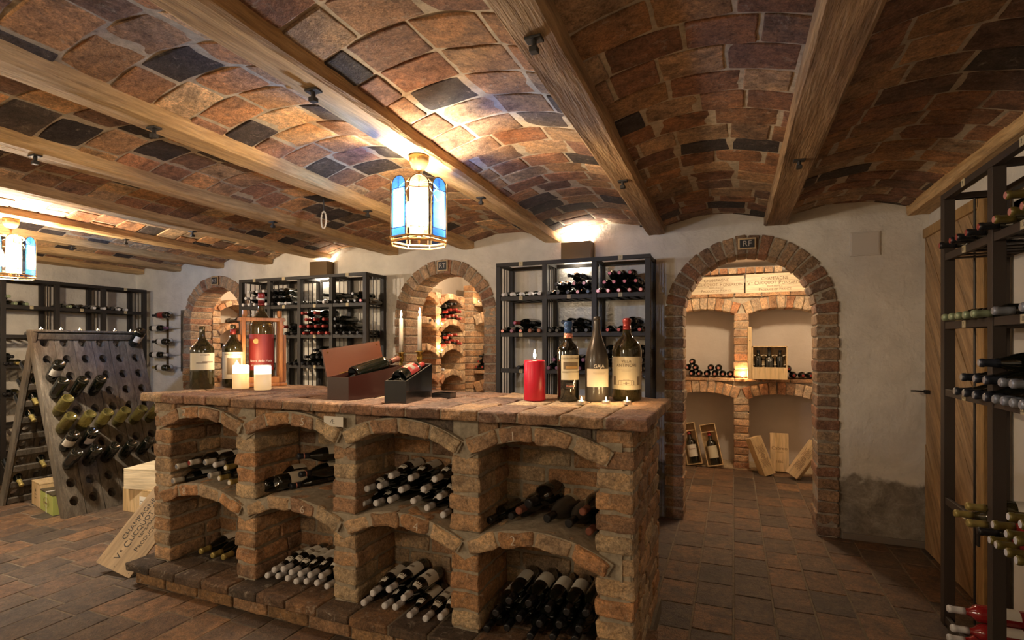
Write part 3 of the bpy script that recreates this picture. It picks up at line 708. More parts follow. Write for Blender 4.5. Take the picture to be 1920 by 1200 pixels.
bottle('copper', atY(1092, 960, 2.14), (-.1, -1, 0), 'copper-capped bottle on top beside the end pier, fourth upper counter bay', GB)
bay([('bottom row', [('dark', 912, 1180), ('dark', 950, 1178), ('dark', 994, 1194), ('dark_plain', 1036, 1196), ('dark_plain', 1078, 1200)]),
     ('middle row', [('dark', 929, 1150), ('dark', 973, 1160), ('dark', 1011, 1170), ('dark', 1048, 1172), ('dark_plain', 1085, 1180)]),
     ('top row', [('dark', 954, 1127), ('dark', 991, 1132), ('dark', 1027, 1142), ('dark', 1062, 1148), ('dark_plain', 1098, 1150)])], 'fourth lower counter bay', 2.04, jit=.02)

# ================================================================== IRON RACKS
def rack(label, mx, bays, depth, top, shelves, prow=.04, mi='iron', tags=(), lean=0, rods=4):
    r_ = thing('wine_rack', label, 'rack', mx=mx)
    xs = [0]
    for w_ in bays: xs.append(xs[-1]+w_)
    h = prow/2
    for x in xs:
        for y in (h, depth-h): MB().bbox((x-h, y-h, 0), (x+h, y+h, top-.0305), .002).build('post', mi, r_)
        for k in range(rods):
            y = prow+(depth-2*prow)*(k+.5)/rods; MB().lathe([(.005, .02), (.005, top-.03)], 6, 0, Matrix.Translation((x, y, 0))).build('rod', 'rod', r_)
    b = MB(); W = xs[-1]
    for y in (0, depth-.03): b.bbox((-h, y, top-.03), (W+h, y+.03, top), .002)
    for x in xs: b.bbox((x-h+.005, .03, top-.03), (x+h-.005, depth-.03, top-.002), .002)
    for x in (0, W): b.bbox((x-.012, .03, top-.03), (x+.012, depth-.03, top), .002)
    b.build('top_frame', mi, r_)
    for z in shelves:
        for i in range(len(bays)):
            b = MB(); x0, x1 = xs[i]+h, xs[i+1]-h
            b.bbox((x0, 0.004, z-.035), (x1, .022, z), .002); b.bbox((x0, depth-.022, z-.035), (x1, depth-.004, z), .002)
            for k in range(5):
                x = x0+(x1-x0)*(k+.5)/5; b.bbox((x-.018, .022, z-.032), (x+.018, depth-.022, z-.026), .001)
            s = b.build('shelf', mi, r_)
            t = [q for q in tags if q[0] == i and abs(q[1]-z) < .01]
            if t:
                g_ = MB().bbox((x0+(x1-x0)*.5-.015, -.001, z-.034), (x0+(x1-x0)*.5+.015, .004, z-.002), .0005).build('tag', 'tape', s)
                text(t[0][2], .026, 'ink', g_, FRONT(x0+(x1-x0)*.5, -.0016, z-.018), 'number', bold=-.0006)
    for q in tags:
        if abs(q[1]-top) < .01:
            x = (xs[q[0]]+xs[q[0]+1])/2; g_ = MB().bbox((x-.017, -.003, top-.032), (x+.017, .0, top+.001), .0005).build('tag', 'tape', r_); text(q[2], .024, 'ink', g_, FRONT(x, -.0036, top-.016), 'number', bold=-.0006)
    return r_
T = Matrix.Translation
SH = [1.745, 1.452, 1.16, .865, .57, .28]
rack('three-bay black iron wine rack between the RT and RF arches', T((-1.78, 3.99, 0)), [.4, .4, .4], .31, 2.02, SH, tags=[(0, 1.745, '4'), (1, 1.745, '10'), (2, 1.745, '6'), (0, 1.452, '2'), (0, 2.02, '5'), (2, 2.02, '7'), (0, 1.16, '3')])
rack('four-bay black iron wine rack between the small KS arch and the RT arch', T((-4.68, 3.99, 0)), [.39]*4, .31, 2.02, SH, tags=[(3, 2.02, '8'), (1, 2.02, '6'), (0, 2.02, '5'), (2, 1.745, '7'), (3, 1.745, '2'), (2, 1.452, '1'), (2, 1.16, '11'), (1, 1.745, '3')])
# side wall rack (faces +X): local x runs along +Y, local y (depth) goes to -X
mxL = Matrix.Translation((-6.5, 1.53, 0)) @ Matrix.Rotation(R(90), 4, 'Z')
rack('black iron wine rack along the far side wall behind the riddling rack', mxL, [.4467]*6, .31, 2.01, SH, tags=[(4, 1.745, '4'), (5, 1.745, '6'), (3, 1.745, '2'), (5, 2.01, '9')])
# near rack on the door side wall (faces -X): local x runs along -Y, depth to +X
SHR = [1.79, 1.46, 1.14, .62, .05]
mxR = Matrix.Translation((.935, 3.19, 0)) @ Matrix.Rotation(R(-90), 4, 'Z')
rack('tall near wine rack in front of the diagonal plank door', mxR, [.52, .52, .52], .25, 2.08, SHR, prow=.045, mi='iron_warm', rods=1, tags=[(0, 2.08, '9'), (1, 2.08, '2'), (0, 1.79, '11'), (1, 1.79, '13'), (0, 1.46, '7'), (1, 1.46, '18'), (0, 1.14, '12'), (1, 1.14, '23'), (1, .62, '32'), (0, .62, '31')])

random.seed(4)
G3 = 'bottles in the three-bay rack'; G4 = 'bottles in the four-bay rack'
Y3 = 3.955
def zf(z, n=3): return {nm: z+dz for nm, dz in (('bottom row', .012), ('second row', .077), ('third row', .142), ('fourth row', .205))}
def rows3(rows, where, z, group=G3, d=(0, -1, 0), jit=.03, **k): place_rows(rows, where, group, Y3, d, zfix=zf(z), jit=jit, **k)
rows3([('bottom row', [('white', 943, 0), ('white', 959, 0), ('white', 976, 0), ('white', 993, 0), ('white', 1011, 0)])], 'first bay, top shelf, three-bay rack', 1.745)
rows3([('bottom row', [('dark', 1029, 0), ('dark', 1046, 0), ('dark', 1064, 0), ('dark_pink', 1083, 0), ('dark', 1102, 0)]), ('second row', [('dark', 1043, 0), ('dark', 1056, 0), ('dark_pink', 1076, 0), ('dark_pink', 1095, 0)]), ('third row', [('dark_plain', 1066, 0, (-.3, -1, 0))])], 'middle bay, top shelf, three-bay rack', 1.745)
rows3([('bottom row', [('red', 1121, 0), ('red', 1140, 0), ('red', 1160, 0), ('red', 1180, 0), ('red', 1201, 0)]), ('second row', [('dark_red', 1133, 0), ('dark_red', 1151, 0), ('dark_red', 1171, 0), ('dark_red', 1192, 0)]), ('third row', [('dark_red', 1143, 0), ('dark_red', 1161, 0), ('dark_red', 1181, 0)])], 'end bay, top shelf, three-bay rack', 1.745, jit=.01)
rows3([('bottom row', [('dark_pink', 942, 0), ('purple', 959, 0), ('dark_pink', 976, 0), ('copper', 993, 0), ('copper', 1010, 0)]), ('second row', [('red_b', 965, 0, (-.35, -1, 0))])], 'first bay, second shelf, three-bay rack', 1.452)
rows3([('bottom row', [('dark', 1031, 0), ('dark', 1044, 0), ('purple', 1061, 0), ('dark_plain', 1080, 0), ('dark', 1099, 0)]), ('second row', [('dark_plain', 1055, 0, (-.3, -1, 0)), ('dark_plain', 1074, 0, (-.25, -1, 0))])], 'middle bay, second shelf, three-bay rack', 1.452)
rows3([('bottom row', [('dark_red', 1139, 0), ('dark_red', 1160, 0), ('dark_red', 1180, 0), ('dark_red', 1199, 0)]), ('second row', [('dark_red', 1175, 0, (-.2, -1, 0))])], 'end bay, second shelf, three-bay rack', 1.452)
rows3([('bottom row', [('dark_plain', 972, 0, (-.3, -1, 0))])], 'first bay, third shelf, three-bay rack', 1.16)
rows3([('bottom row', [('purple', 1028, 0), ('purple', 1044, 0), ('purple', 1064, 0), ('purple', 1086, 0)]), ('second row', [('purple', 1038, 0), ('purple', 1053, 0), ('purple', 1076, 0), ('purple', 1093, 0)]), ('third row', [('purple', 1049, 0)])], 'middle bay, third shelf, three-bay rack', 1.16)
rows3([('bottom row', [('dark_plain', 1123, 0), ('dark_plain', 1142, 0), ('dark_red', 1200, 0)]), ('second row', [('dark_plain', 1133, 0), ('dark_plain', 1192, 0)]), ('third row', [('magnum', 1138, 0), ('magnum', 1197, 0)])], 'end bay, third shelf, three-bay rack', 1.16)
r4 = lambda rows, where, z, **k: rows3(rows, where+', four-bay rack', z, G4, **k)
r4([('bottom row', [('white', 455, 0), ('white', 466, 0), ('white', 476, 0), ('white', 487, 0), ('white', 498, 0)]), ('second row', [('white', 460, 0), ('white', 471, 0), ('white', 482, 0), ('white', 492, 0)]), ('third row', [('white', 465, 0), ('white', 481, 0), ('white', 493, 0)])], 'first bay, top shelf', 1.745)
r4([('bottom row', [('dark', 510, 0), ('white', 522, 0), ('white', 535, 0), ('dark_plain', 548, 0)]), ('second row', [('dark_plain', 513, 0), ('dark_plain', 524, 0)]), ('third row', [('dark_plain', 511, 0), ('dark_plain', 521, 0)])], 'second bay, top shelf', 1.745)
r4([('bottom row', [('dark_plain', 594, 0), ('white', 606, 0), ('dark', 614, 0)]), ('second row', [('dark_plain', 606, 0, (-.2, -1, 0))])], 'third bay, top shelf', 1.745)
r4([('bottom row', [('dark', 628, 0), ('dark', 640, 0), ('dark', 653, 0), ('dark', 665, 0), ('dark_red', 676, 0)]), ('second row', [('dark_plain', 661, 0)])], 'fourth bay, top shelf', 1.745)
r4([('bottom row', [('dark', 535, 0), ('dark', 546, 0)]), ('second row', [('red', 531, 0), ('dark', 543, 0)])], 'second bay, second shelf', 1.452)
r4([('bottom row', [('red_b', 569, 0), ('red_b', 584, 0), ('red_b', 597, 0), ('red_b', 611, 0)]), ('second row', [('red_b', 563, 0), ('red_b', 577, 0), ('red_b', 591, 0), ('red_b', 605, 0)]), ('third row', [('red_b', 573, 0), ('red_b', 589, 0), ('red_b', 606, 0)]), ('fourth row', [('red_b', 566, 0), ('red_b', 590, 0)])], 'third bay, second shelf', 1.452)
r4([('bottom row', [('dark', 631, 0), ('dark', 644, 0), ('dark', 656, 0), ('dark', 670, 0)]), ('second row', [('dark_plain', 628, 0), ('dark_plain', 639, 0)]), ('third row', [('dark_plain', 628, 0)])], 'fourth bay, second shelf', 1.452)
r4([('bottom row', [('dark', 541, 0), ('dark', 551, 0)])], 'second bay, third shelf', 1.16)
r4([('bottom row', [('dark', 566, 0), ('dark', 576, 0), ('dark', 586, 0), ('dark', 597, 0), ('dark', 608, 0)]), ('second row', [('dark', 572, 0), ('dark', 583, 0), ('dark_plain', 594, 0), ('dark_plain', 604, 0)]), ('third row', [('dark_plain', 589, 0), ('dark_plain', 601, 0)])], 'third bay, third shelf', 1.16)
# side wall rack bottles (tips face +X)
GL = 'bottles in the far side wall rack'
XL = -6.47
def rowsL(rows, where, z, **k): place_rows(rows, where+', far rack', GL, XL, (1, 0, 0), ax='X', zfix=zf(z), **k)
rowsL([('bottom row', [('greenlabel', 133, 0), ('dark', 147, 0), ('dark', 163, 0), ('white', 178, 0)])], 'last but one bay, top shelf', 1.745)
rowsL([('bottom row', [('white', 197, 0), ('dark', 211, 0), ('white', 224, 0), ('white', 238, 0)])], 'end bay, top shelf', 1.745)
rowsL([('bottom row', [('green', 51, 0), ('green', 30, 0)]), ('second row', [('green', 17, 0)])], 'bay beside lantern, top shelf', 1.745)
rowsL([('bottom row', [('white', 145, 0, (.4, .6, 0)), ('dark_plain', 85, 0)])], 'bay above riddling rack, second shelf', 1.452)
rowsL([('bottom row', [('goldgreen', 34, 0), ('dark_plain', 22, 0), ('dark_plain', 12, 0), ('dark_plain', 45, 0)]), ('second row', [('dark_plain', 24, 0)])], 'bay beside riddling rack, third shelf', 1.16)
rowsL([('bottom row', [('dark_plain', 10, 0), ('dark_plain', 18, 0), ('dark_plain', 28, 0), ('goldgreen', 40, 0)])], 'bay beside riddling rack, fourth shelf', .865)
# near rack bottles (tips face -X)
GR = 'bottles in the near rack by the door'; XR = .87
def rowsR(rows, where, Z=None): place_rows(rows, where+', near rack', GR, XR, (-1, 0, 0), ax='X', jit=.01, zfix=Z, order='from door')
def zr(z): return {nm: z+dz for nm, dz in (('bottom row', .014), ('second row', .078), ('third row', .142))}
rowsR([('bottom row', [('dark_red', 1762, 0), ('dark_red', 1782, 0), ('dark_red', 1794, 0), ('dark_red', 1812, 0), ('dark_red', 1835, 0)])], 'first bay, top shelf', zr(1.79))
rowsR([('bottom row', [('olive_red', 1864, 0), ('olive_red', 1894, 0), ('olive_red', 1917, 0)]), ('second row', [('olive_red', 1886, 0)])], 'second bay, top shelf', zr(1.79))
rowsR([('bottom row', [('green', 1768, 0), ('green', 1781, 0), ('green', 1793, 0), ('green', 1807, 0), ('green', 1823, 0)])], 'first bay, second shelf', zr(1.46))
rowsR([('bottom row', [('grey', 1862, 0), ('grey', 1915, 0)])], 'second bay, second shelf', zr(1.46))
rowsR([('bottom row', [('navy', 1790, 0), ('navy', 1807, 0), ('navy', 1826, 0), ('navy', 1846, 0)]), ('second row', [('navy', 1803, 0), ('navy', 1827, 0), ('navy', 1846, 0)]), ('third row', [('navy', 1836, 0)])], 'first bay, third shelf', zr(1.14))
rowsR([('bottom row', [('grey', 1863, 0), ('grey', 1879, 0), ('grey', 1896, 0), ('grey', 1914, 0)]), ('second row', [('grey', 1875, 0), ('grey', 1896, 0)])], 'second bay, third shelf', zr(1.14))
rowsR([('bottom row', [('goldgreen', 1790, 0), ('goldgreen', 1814, 0), ('dark_plain', 1834, 0)]), ('second row', [('goldgreen', 1812, 0)])], 'first bay, fourth shelf', zr(.62))
rowsR([('bottom row', [('olive_white', 1856, 0), ('olive_white', 1868, 0), ('olive_white', 1887, 0), ('olive_white', 1906, 0)]), ('second row', [('olive_white', 1862, 0), ('olive_white', 1887, 0), ('olive_white', 1905, 0)]), ('third row', [('olive_white', 1891, 0), ('olive_white', 1914, 0)])], 'second bay, fourth shelf', zr(.62))
rowsR([('bottom row', [('rose', 1777, 1182), ('rose', 1799, 1186), ('rose_gold', 1820, 1186)]), ('second row', [('rose', 1784, 1150), ('rose_gold', 1812, 1165)]), ('third row', [('rose', 1777, 1117)])], 'first bay, bottom shelf', zr(.05))

# wall bottle holder beside the small arch
wh = thing('wall_bottle_holder', 'slim steel wall holder with five rings of bottles beside the KS arch', 'holder', (-5.98, WY, 1.4))
MB().bbox((-.04, -.02, -.36), (.0, -.002, .36), .002).build('bar', 'chrome', wh); MB().bbox((-.30, -.014, -.32), (-.27, -.002, .32), .002).build('bar', 'bronze', wh)
wbz = [1.70, 1.548, 1.39, 1.235, 1.085]; wk = [('dark_plain', 1, 'paper'), ('purple', -1, ''), ('dark', 1, ''), ('white', -1, ''), ('goldgreen', 1, '')]
proto('redlabel', capm='cap_black', label='cap_red', lz=(.15, .5), lw=1.8)
DESC['redlabel'] = 'red-labelled'
for i, (z, key, s, ds) in enumerate(zip(wbz, ['redlabel', 'purple', 'dark', 'white_grey', 'goldgreen'], [1, -1, 1, -1, 1], ['red-labelled', 'purple-capped', 'black-capped', 'white-capped', 'green glass'])):
    q = MB(); q.tube([(-.02, -.012, z-1.4), (-.10, -.03, z-1.4)], .003, 5)
    ring = [(-.11 if s > 0 else -.30, -.105+.044*math.cos(a), z-1.4+.044*math.sin(a)) for a in [2*math.pi*k/20 for k in range(20)]]
    q.tube(ring, .003, 5, closed=True); q.tube([(-.10, -.03, z-1.4), (ring[0][0], -.065, z-1.4)], .003, 5); q.build('ring', 'chrome', wh)
    x0 = -6.07
    tip = Vector((x0-.30, WY-.115, z)) if s > 0 else Vector((x0-.02, WY-.13, z)); dd = (-1, .10, 0) if s > 0 else (1, -.05, 0)
    bottle(key, tip, dd, '%s bottle, %s from the top in the steel wall holder' % (ds, ORD[i]), 'bottles in the wall holder', up=(0, -1, .3))

# ================================================================== ALCOVES
random.seed(15)
def tealight(p, label, group='tea lights', power=.5, sc=1, glow=True):
    p = Vector(p); r_ = thing('tea_light', label, 'candle', p, group)
    MB().lathe([(.0, 0), (.0195*sc, 0), (.0195*sc, .015*sc), (.0185*sc, .015*sc), (.0185*sc, .011*sc), (0, .011*sc)], 16).build('tin_cup', 'tin', r_, False)
    MB().lathe([(.001, 0), (.0035*sc, .004*sc), (.004*sc, .008*sc), (.0022*sc, .016*sc), (.0003, .022*sc)], 8, 0, T((0, 0, .012*sc))).build('flame', 'flame', r_, True)
    if power: lamp('candle_light', p+Vector((0, 0, .05*sc)), power, (1, .62, .28), .012)
    return r_
def arched_unit(name, label, origin_mx, pitch, nbay, depth, zV, pal, zt=None, th=.10, nbk=5, half=False):
    """local x along the front, y depth; V joints at multiples of pitch; zV = heights of V apexes"""
    u_ = thing(name, label, 'shelving', mx=origin_mx)
    for i in range(nbay+1):
        b = MB(); z = 0; top = zV[0]+.12
        n = int(top/PC)
        for k in range(n): b.brick((i*pitch, depth/2, (k+.5)*PC), (.11+random.uniform(-.005, .005), depth, PC-.012), .007, .003, 0, None, pc(pal), (3, 3, 2))
        b.box((i*pitch-.045, .012, 0), (i*pitch+.045, depth-.01, n*PC), 1); b.build('pier', ['brick', 'mortar_light'], u_)
    for z in zV:
        for i in range(nbay):
            b = MB(); sag = pitch*.18; hw = pitch/2; rad = (hw*hw+sag*sag)/(2*sag); ha = math.asin(hw/rad); cx = (i+.5)*pitch; cz = z+sag-rad
            for k in range(nbk):
                a = ha-(k+.5)*2*ha/nbk; L = 2*rad*math.sin(ha/nbk); mx = T((cx, depth/2-.012, cz)) @ Matrix.Rotation(-a, 4, 'Y') @ T((0, random.uniform(-.004, .004), rad-.033))
                b.brick((0, 0, 0), (L-.011, depth+.02, .066), .009, .004, 0, mx, pc(pal), (3, 3, 2), taper=.06)
            b.build('arch_shelf', 'brick', u_)
    b = MB(); b.box((-.05, depth, 0), (nbay*pitch+.05, depth+.03, (zt or zV[0]+.2))); b.build('back_panel', 'plaster_in' if half else 'mortar_light', u_)
    return u_
def mx_facing_x(x, y): return Matrix(((0, -1, 0, x), (1, 0, 0, y), (0, 0, 1, 0), (0, 0, 0, 1)))   # local x -> +Y, local y -> -X
zV2 = [1.80+.035, 1.545, 1.258, .965, .672, .38, .09]
arched_unit('brick_shelving', 'brick arched bottle shelving inside the RT arch, along its side wall', mx_facing_x(-3.0, 4.545), .575, 2, .32, zV2, PAL_NI, nbk=6)
arched_unit('brick_shelving', 'brick arched bottle shelving inside the small KS arch', mx_facing_x(-5.86, 4.66), .6, 2, .30, [z-.02 for z in zV2], PAL_NI, half=True, nbk=6)
# corner pier + wide shelves at the back of the RT alcove
ru = thing('brick_niche_shelf', 'brick corner pier with wide shelf at the back of the RT alcove', 'shelving', (-2.5, 5.9, 0))
b = MB(); n = 26
for k in range(n): b.brick((-.535, .16, (k+.5)*PC), (.14, .32, PC-.012), .008, .003, 0, None, pc(PAL_NI), (3, 4, 2))
b.box((-.595, .01, 0), (-.475, .30, n*PC), 1); b.build('pier', ['brick', 'mortar_light'], ru)
for zt in (1.04, 1.87):
    b = MB()
    for k in range(4): b.brick((-.32+k*.27, .16, zt-.02), (.26, .34, .04), .007, .002, 0, None, pc(PAL_NI), (3, 3, 1))
    b.box((-.46, .02, zt-.034), (.7, .3, zt-.006), 1)
    sag = .09; hw = .45; rad = (hw*hw+sag*sag)/(2*sag); ha = math.asin(hw/rad)
    for k in range(9):
        a = ha-(k+.5)*2*ha/9; mx = T((-.02, .15, zt-.075-rad)) @ Matrix.Rotation(-a, 4, 'Y') @ T((0, 0, rad-.06)); b.brick((0, 0, 0), (2*rad*math.sin(ha/9)-.01, .32, .13), .008, .004, 0, mx, pc(PAL_NI), (2, 3, 3), taper=.08)
    b.build('arch_shelf', ['brick', 'mortar_light'], ru)
GT = 'bottles in the RT alcove'
def shelf_bottles_x(X, lst, where, group, zf_): 
    for i, (key, y, row) in enumerate(lst):
        bottle(key, (X+.02+random.uniform(-.02, .02), y, zf_+row*.07), (1, random.uniform(-.05, .05), 0), '%s bottle, %s counted in %s' % (DESC[key], ORD[i], where), group, roll=random.uniform(-.5, .5))
def rt_bay(zv, y): return zv+.1035-((y-(4.545+.575*1.5))**2)*1.25
lst = []
for nm, zv, rows in (('top bay', 1.545, [('red', [5.20, 5.29, 5.38, 5.47, 5.56], 0), ('red_b', [5.24, 5.34, 5.43, 5.52], 1), ('dark_plain', [5.22, 5.31, 5.42], 2)]), ('middle bay', 1.258, [('red', [5.20, 5.28, 5.38, 5.48, 5.57], 0), ('red', [5.24, 5.33, 5.43], 1)])):
    for key, ys, rw in rows:
        for i, y in enumerate(ys): bottle(key, (-2.955+random.uniform(-.015, .02), y, rt_bay(zv, y)+.04+rw*.068), (1, random.uniform(-.04, .04), 0), '%s bottle, %s along %s row, %s of RT alcove shelves' % (DESC[key], ORD[i], ['bottom', 'second', 'third'][rw], nm), GT)
for i, y in enumerate((4.90, 4.99)): bottle('dark', (-2.97, y, 1.545+.07), (1, 0, 0), 'dark bottle, %s one on first ledge inside the RT arch' % ORD[i], GT)
bottle('white', (-2.99, 5.22, .965+.11), (1, .1, 0), 'single white-capped bottle in the lower bay of the RT alcove shelves', GT)
for rw, us in enumerate([(893, 904, 916), (897, 907, 918), (900, 911)]):
    for i, u in enumerate(us):
        p = atY(u, 0, 5.87); p.z = 1.045+.037+rw*.066; bottle('dark_red' if rw < 2 else 'dark', p, (0, -1, 0), '%s bottle, %s from left, %s row, wide shelf of RT alcove' % ('red-tipped dark', ORD[i], ['bottom', 'second', 'top'][rw]), GT)
bottle('red', (-5.83, 5.05, 1.67), (1, 0, 0), 'single red-capped bottle in the upper bay inside the KS arch', 'bottles in the KS alcove')
bottle('dark', (-5.83, 4.80, 1.34), (1, 0, 0), 'dark bottle on the lower ledge inside the KS arch', 'bottles in the KS alcove')
for i, (y, z) in enumerate(((5.115, 1.562), (5.115, 1.275))): tealight((-2.96, y, z), 'tea light in the %s V joint of the RT alcove shelves' % ['upper', 'lower'][i], 'alcove tea lights', 1.2)
for i, u in enumerate((885, 898)):
    p = atY(u, 0, 5.93); p.z = 1.872; tealight(p, '%s tea light on the top ledge of the RT alcove' % ['inner', 'outer'][i], 'alcove tea lights', .5)
b = MB(); b.prism([(-.14, 0), (-.12, .13), (-.03, .2), (.04, .21), (.12, .12), (.15, 0)], -.03, .03); o = b.build('plaster_stone', 'plaster_in'); o.location = (-2.66, 6.15, 1.872); tag(o, 'jagged white plaster stone standing on the top ledge of the RT alcove', 'stone')
# brick arched bay unit in the RF alcove
u_ = thing('brick_shelving', 'two-storey arched brick shelving at the back of the alcove under the RF arch', 'shelving', (.08, 6.3, 0))
D = .40; PT = .78
b = MB()
for z0, n in ((0, 10), (1.0, 8)):
    zz = .78 if z0 == 0 else 1.70
    for k in range(n):
        p = (zz-z0)/n; b.brick((0, .14, z0+(k+.5)*p), (.15+random.uniform(-.006, .006), .28, p-.012), .008, .003, 0, None, pc(PAL_NI), (3, 3, 2))
    b.box((-.065, .012, z0), (.065, .27, zz), 1)
b.build('pier', ['brick', 'mortar_light'], u_)
for (zc, nm) in ((.955, 'lower'), (1.875, 'upper')):
    for s in (-1, 1):
        b = MB(); sag = .075; hw = PT/2; rad = (hw*hw+sag*sag)/(2*sag); ha = math.asin(hw/rad); nn = 9
        for k in range(nn):
            a = ha-(k+.5)*2*ha/nn; mx = T((s*PT/2, .14, zc-rad)) @ Matrix.Rotation(-a, 4, 'Y') @ T((0, random.uniform(-.004, .004), rad-.065))
            b.brick((0, 0, 0), (2*rad*math.sin(ha/nn)-.014, .28, .128), .009, .004, 0, mx, pc(PAL_NI), (2, 3, 3), taper=.08)
        n = 14; out = [(s*PT/2+(rad-.004)*math.sin(-ha+2*ha*k/n), zc-rad+(rad-.004)*math.cos(-ha+2*ha*k/n)) for k in range(n+1)]; inn = [(s*PT/2+(rad-.12)*math.sin(ha-2*ha*k/n), zc-rad+(rad-.12)*math.cos(ha-2*ha*k/n)) for k in range(n+1)]
        b.prism(out+inn, .02, .27, 1); b.build('arch', ['brick', 'mortar_light'], u_)
    b = MB()
    for k in range(7): b.brick((-.88+k*.27+.135, .2, zc+.018), (.26, .42, .038), .006, .0025, 0, None, pc(PAL_NI[:3]), (3, 3, 1))
    b.box((-.9, .03, zc-.012), (.93, .40, zc+.03), 1); b.box((-.9, .045, zc-.09), (.93, .27, zc), 1); b.box((-.055, .02, zc-.19), (.055, .27, zc-.05), 1); b.prism([(-.12, zc-.0), (.12, zc-.0), (0.0, zc-.165)], .035, .27, 1); b.build('ledge', ['brick', 'mortar_light'], u_)
b = MB(); b.box((-.93, .0, 0), (.93, .42, .012)); tag(b.build('straw', 'straw', u_), kind='stuff')
b = MB()
for k in range(9): b.brick((-.36+k*.09, .06, 2.16), (.078, .1, .06), .006, .003, 0, None, pc(PAL_NI), (1, 1, 1))
b.build('cornice_brick', 'brick', u_)
pp = MB(); pp.lathe([(.03, 0), (.03, .62)], 12, 0, T((-.05, 6.42, 2.06)) @ Matrix.Rotation(R(90), 4, 'Y')); pp.lathe([(.038, 0), (.038, .04)], 12, 0, T((.0, 6.42, 2.06)) @ Matrix.Rotation(R(90), 4, 'Y'))
tag(pp.build('water_pipe', 'white_paint'), 'white pipe running above the crates under the RF arch', 'pipe')
GF = 'bottles on the RF alcove ledge'; YF = 6.26
zrf = {'bottom row': .995+.038, 'second row': .995+.104, 'third row': .995+.168}
place_rows([('bottom row', [('dark_pink', 1296, 0), ('dark_pink', 1310, 0), ('dark_pink', 1325, 0), ('dark_pink', 1340, 0), ('dark_pink', 1355, 0), ('dark_pink', 1369, 0)]),
            ('second row', [('dark_pink', 1288, 0), ('dark_pink', 1303, 0), ('dark_pink', 1332, 0), ('dark_pink', 1347, 0)]), ('third row', [('dark_pink', 1297, 0)])], 'first bay, ledge under RF arch', GF, YF, zfix=zrf, jit=.004)
place_rows([('bottom row', [('dark_red', 1470, 0), ('dark_red', 1489, 0), ('dark_red', 1506, 0), ('dark_red', 1521, 0)]), ('second row', [('dark_red', 1479, 0)])], 'second bay, ledge under RF arch', GF, YF, zfix=zrf, jit=.004)
p = atY(1392, 0, 6.30); tealight((p.x, 6.26, .995), 'tea light at the foot of the pillar on the ledge under the RF arch', 'alcove tea lights', 1.6)
# champagne crates on the upper ledge
def run_text(segs, m, parent, fr, align='CENTER', sx=.92, gap=.12, bold=0):
    """segs: (string, size, raise) set one after another on one baseline; fr(x, z) gives the local frame"""
    obs = []; x = 0
    for s, sz, up in segs:
        if s == ' ': x += sz*.28; continue
        t_ = text(s, sz, m, parent, Matrix.Identity(4), align='LEFT', sx=sx, bold=bold); xs = [v.co.x for v in t_.data.vertices]; ys = [v.co.y for v in t_.data.vertices]
        for v in t_.data.vertices: v.co.x -= min(xs); v.co.y -= min(ys)
        obs.append((t_, x, up)); x += max(xs)-min(xs)+sz*gap
    for t_, xx, up in obs: t_.matrix_local = fr(xx-(x/2 if align == 'CENTER' else 0), up)
VCP = lambda k: [('V', .062*k, 0), ('e', .036*k, .020*k), (' ', .06*k, 0), ('C', .062*k, 0), ('LICQUOT', .047*k, 0), (' ', .07*k, 0), ('P', .062*k, 0), ('ONSARDIN', .047*k, 0)]
def crate_text(o, w_, h_, y, k=1.0, m='brand'):
    run_text([('CHAMPAGNE', .050*k, 0)], m, o, lambda x, u: FRONT(x, y, .040*k+u)); run_text(VCP(k), m, o, lambda x, u: FRONT(x, y, -.014*k+u))
    run_text([('REIMS\u00b7FRANCE', .026*k, 0)], m, o, lambda x, u: FRONT(x, y, -.042*k+u))
    run_text([('P', .046*k, 0), ('RODUCE OF ', .034*k, 0), (' ', .05*k, 0), ('F', .046*k, 0), ('RANCE', .034*k, 0)], m, o, lambda x, u: FRONT(x, y, -.082*k+u))
GC = 'champagne crates above the alcove shelves'
for i, (ua, ub, lab) in enumerate(((1293, 1396, 'pale wooden champagne crate on the upper ledge under the RF arch, nearer the iron rack'), (1397, 1512, 'pale wooden champagne crate on the upper ledge under the RF arch, nearer the door'))):
    pa, pb = atY(ua, 0, 6.33), atY(ub, 0, 6.33); cx = (pa.x+pb.x)/2; hw = (pb.x-pa.x)/2-.004
    o = thing('wine_crate', lab, 'crate', (cx, 6.33, 2.012+.0), GC); MB().bbox((-hw, 0, -.098), (hw, .24, .098+.01*i), .003).build('board_case', 'pine_pale', o)
    crate_text(o, .5, .2, -.0008, .93)
# open crate with three bottles
oc = thing('open_crate', 'small open wooden crate with curved dividers showing three black bottles under the RF arch', 'crate', (.345, 6.10, .995))
cw, chh, cdp = .165, .345, .17
b = MB(); b.bbox((-cw, 0, 0), (cw, .012, .125), .001); b.bbox((-cw, cdp, 0), (cw, cdp+.012, chh), .001); b.bbox((-cw, .012, 0), (-cw+.01, cdp, chh), .001); b.bbox((cw-.01, .012, 0), (cw, cdp, chh), .001); b.bbox((-cw, .012, chh-.01), (cw, cdp, chh), .001); b.bbox((-cw+.01, .012, 0), (cw-.01, cdp, .01), .001)
b.build('case', 'pine', oc); MB().bbox((-.207, .0, .0), (-.169, .15, .545), .002).build('lid', 'pine', oc); MB().bbox((-.192, -.004, .40), (-.184, .0, .408), .001).build('catch', 'iron', oc)
b = MB()
for zz in (.24, .14): b.tube([(-cw+.012+k*(2*cw-.024)/24, .06, zz+.012*math.cos(k*math.pi/4)) for k in range(25)], .004, 5)
b.build('divider', 'pine_pale', oc)
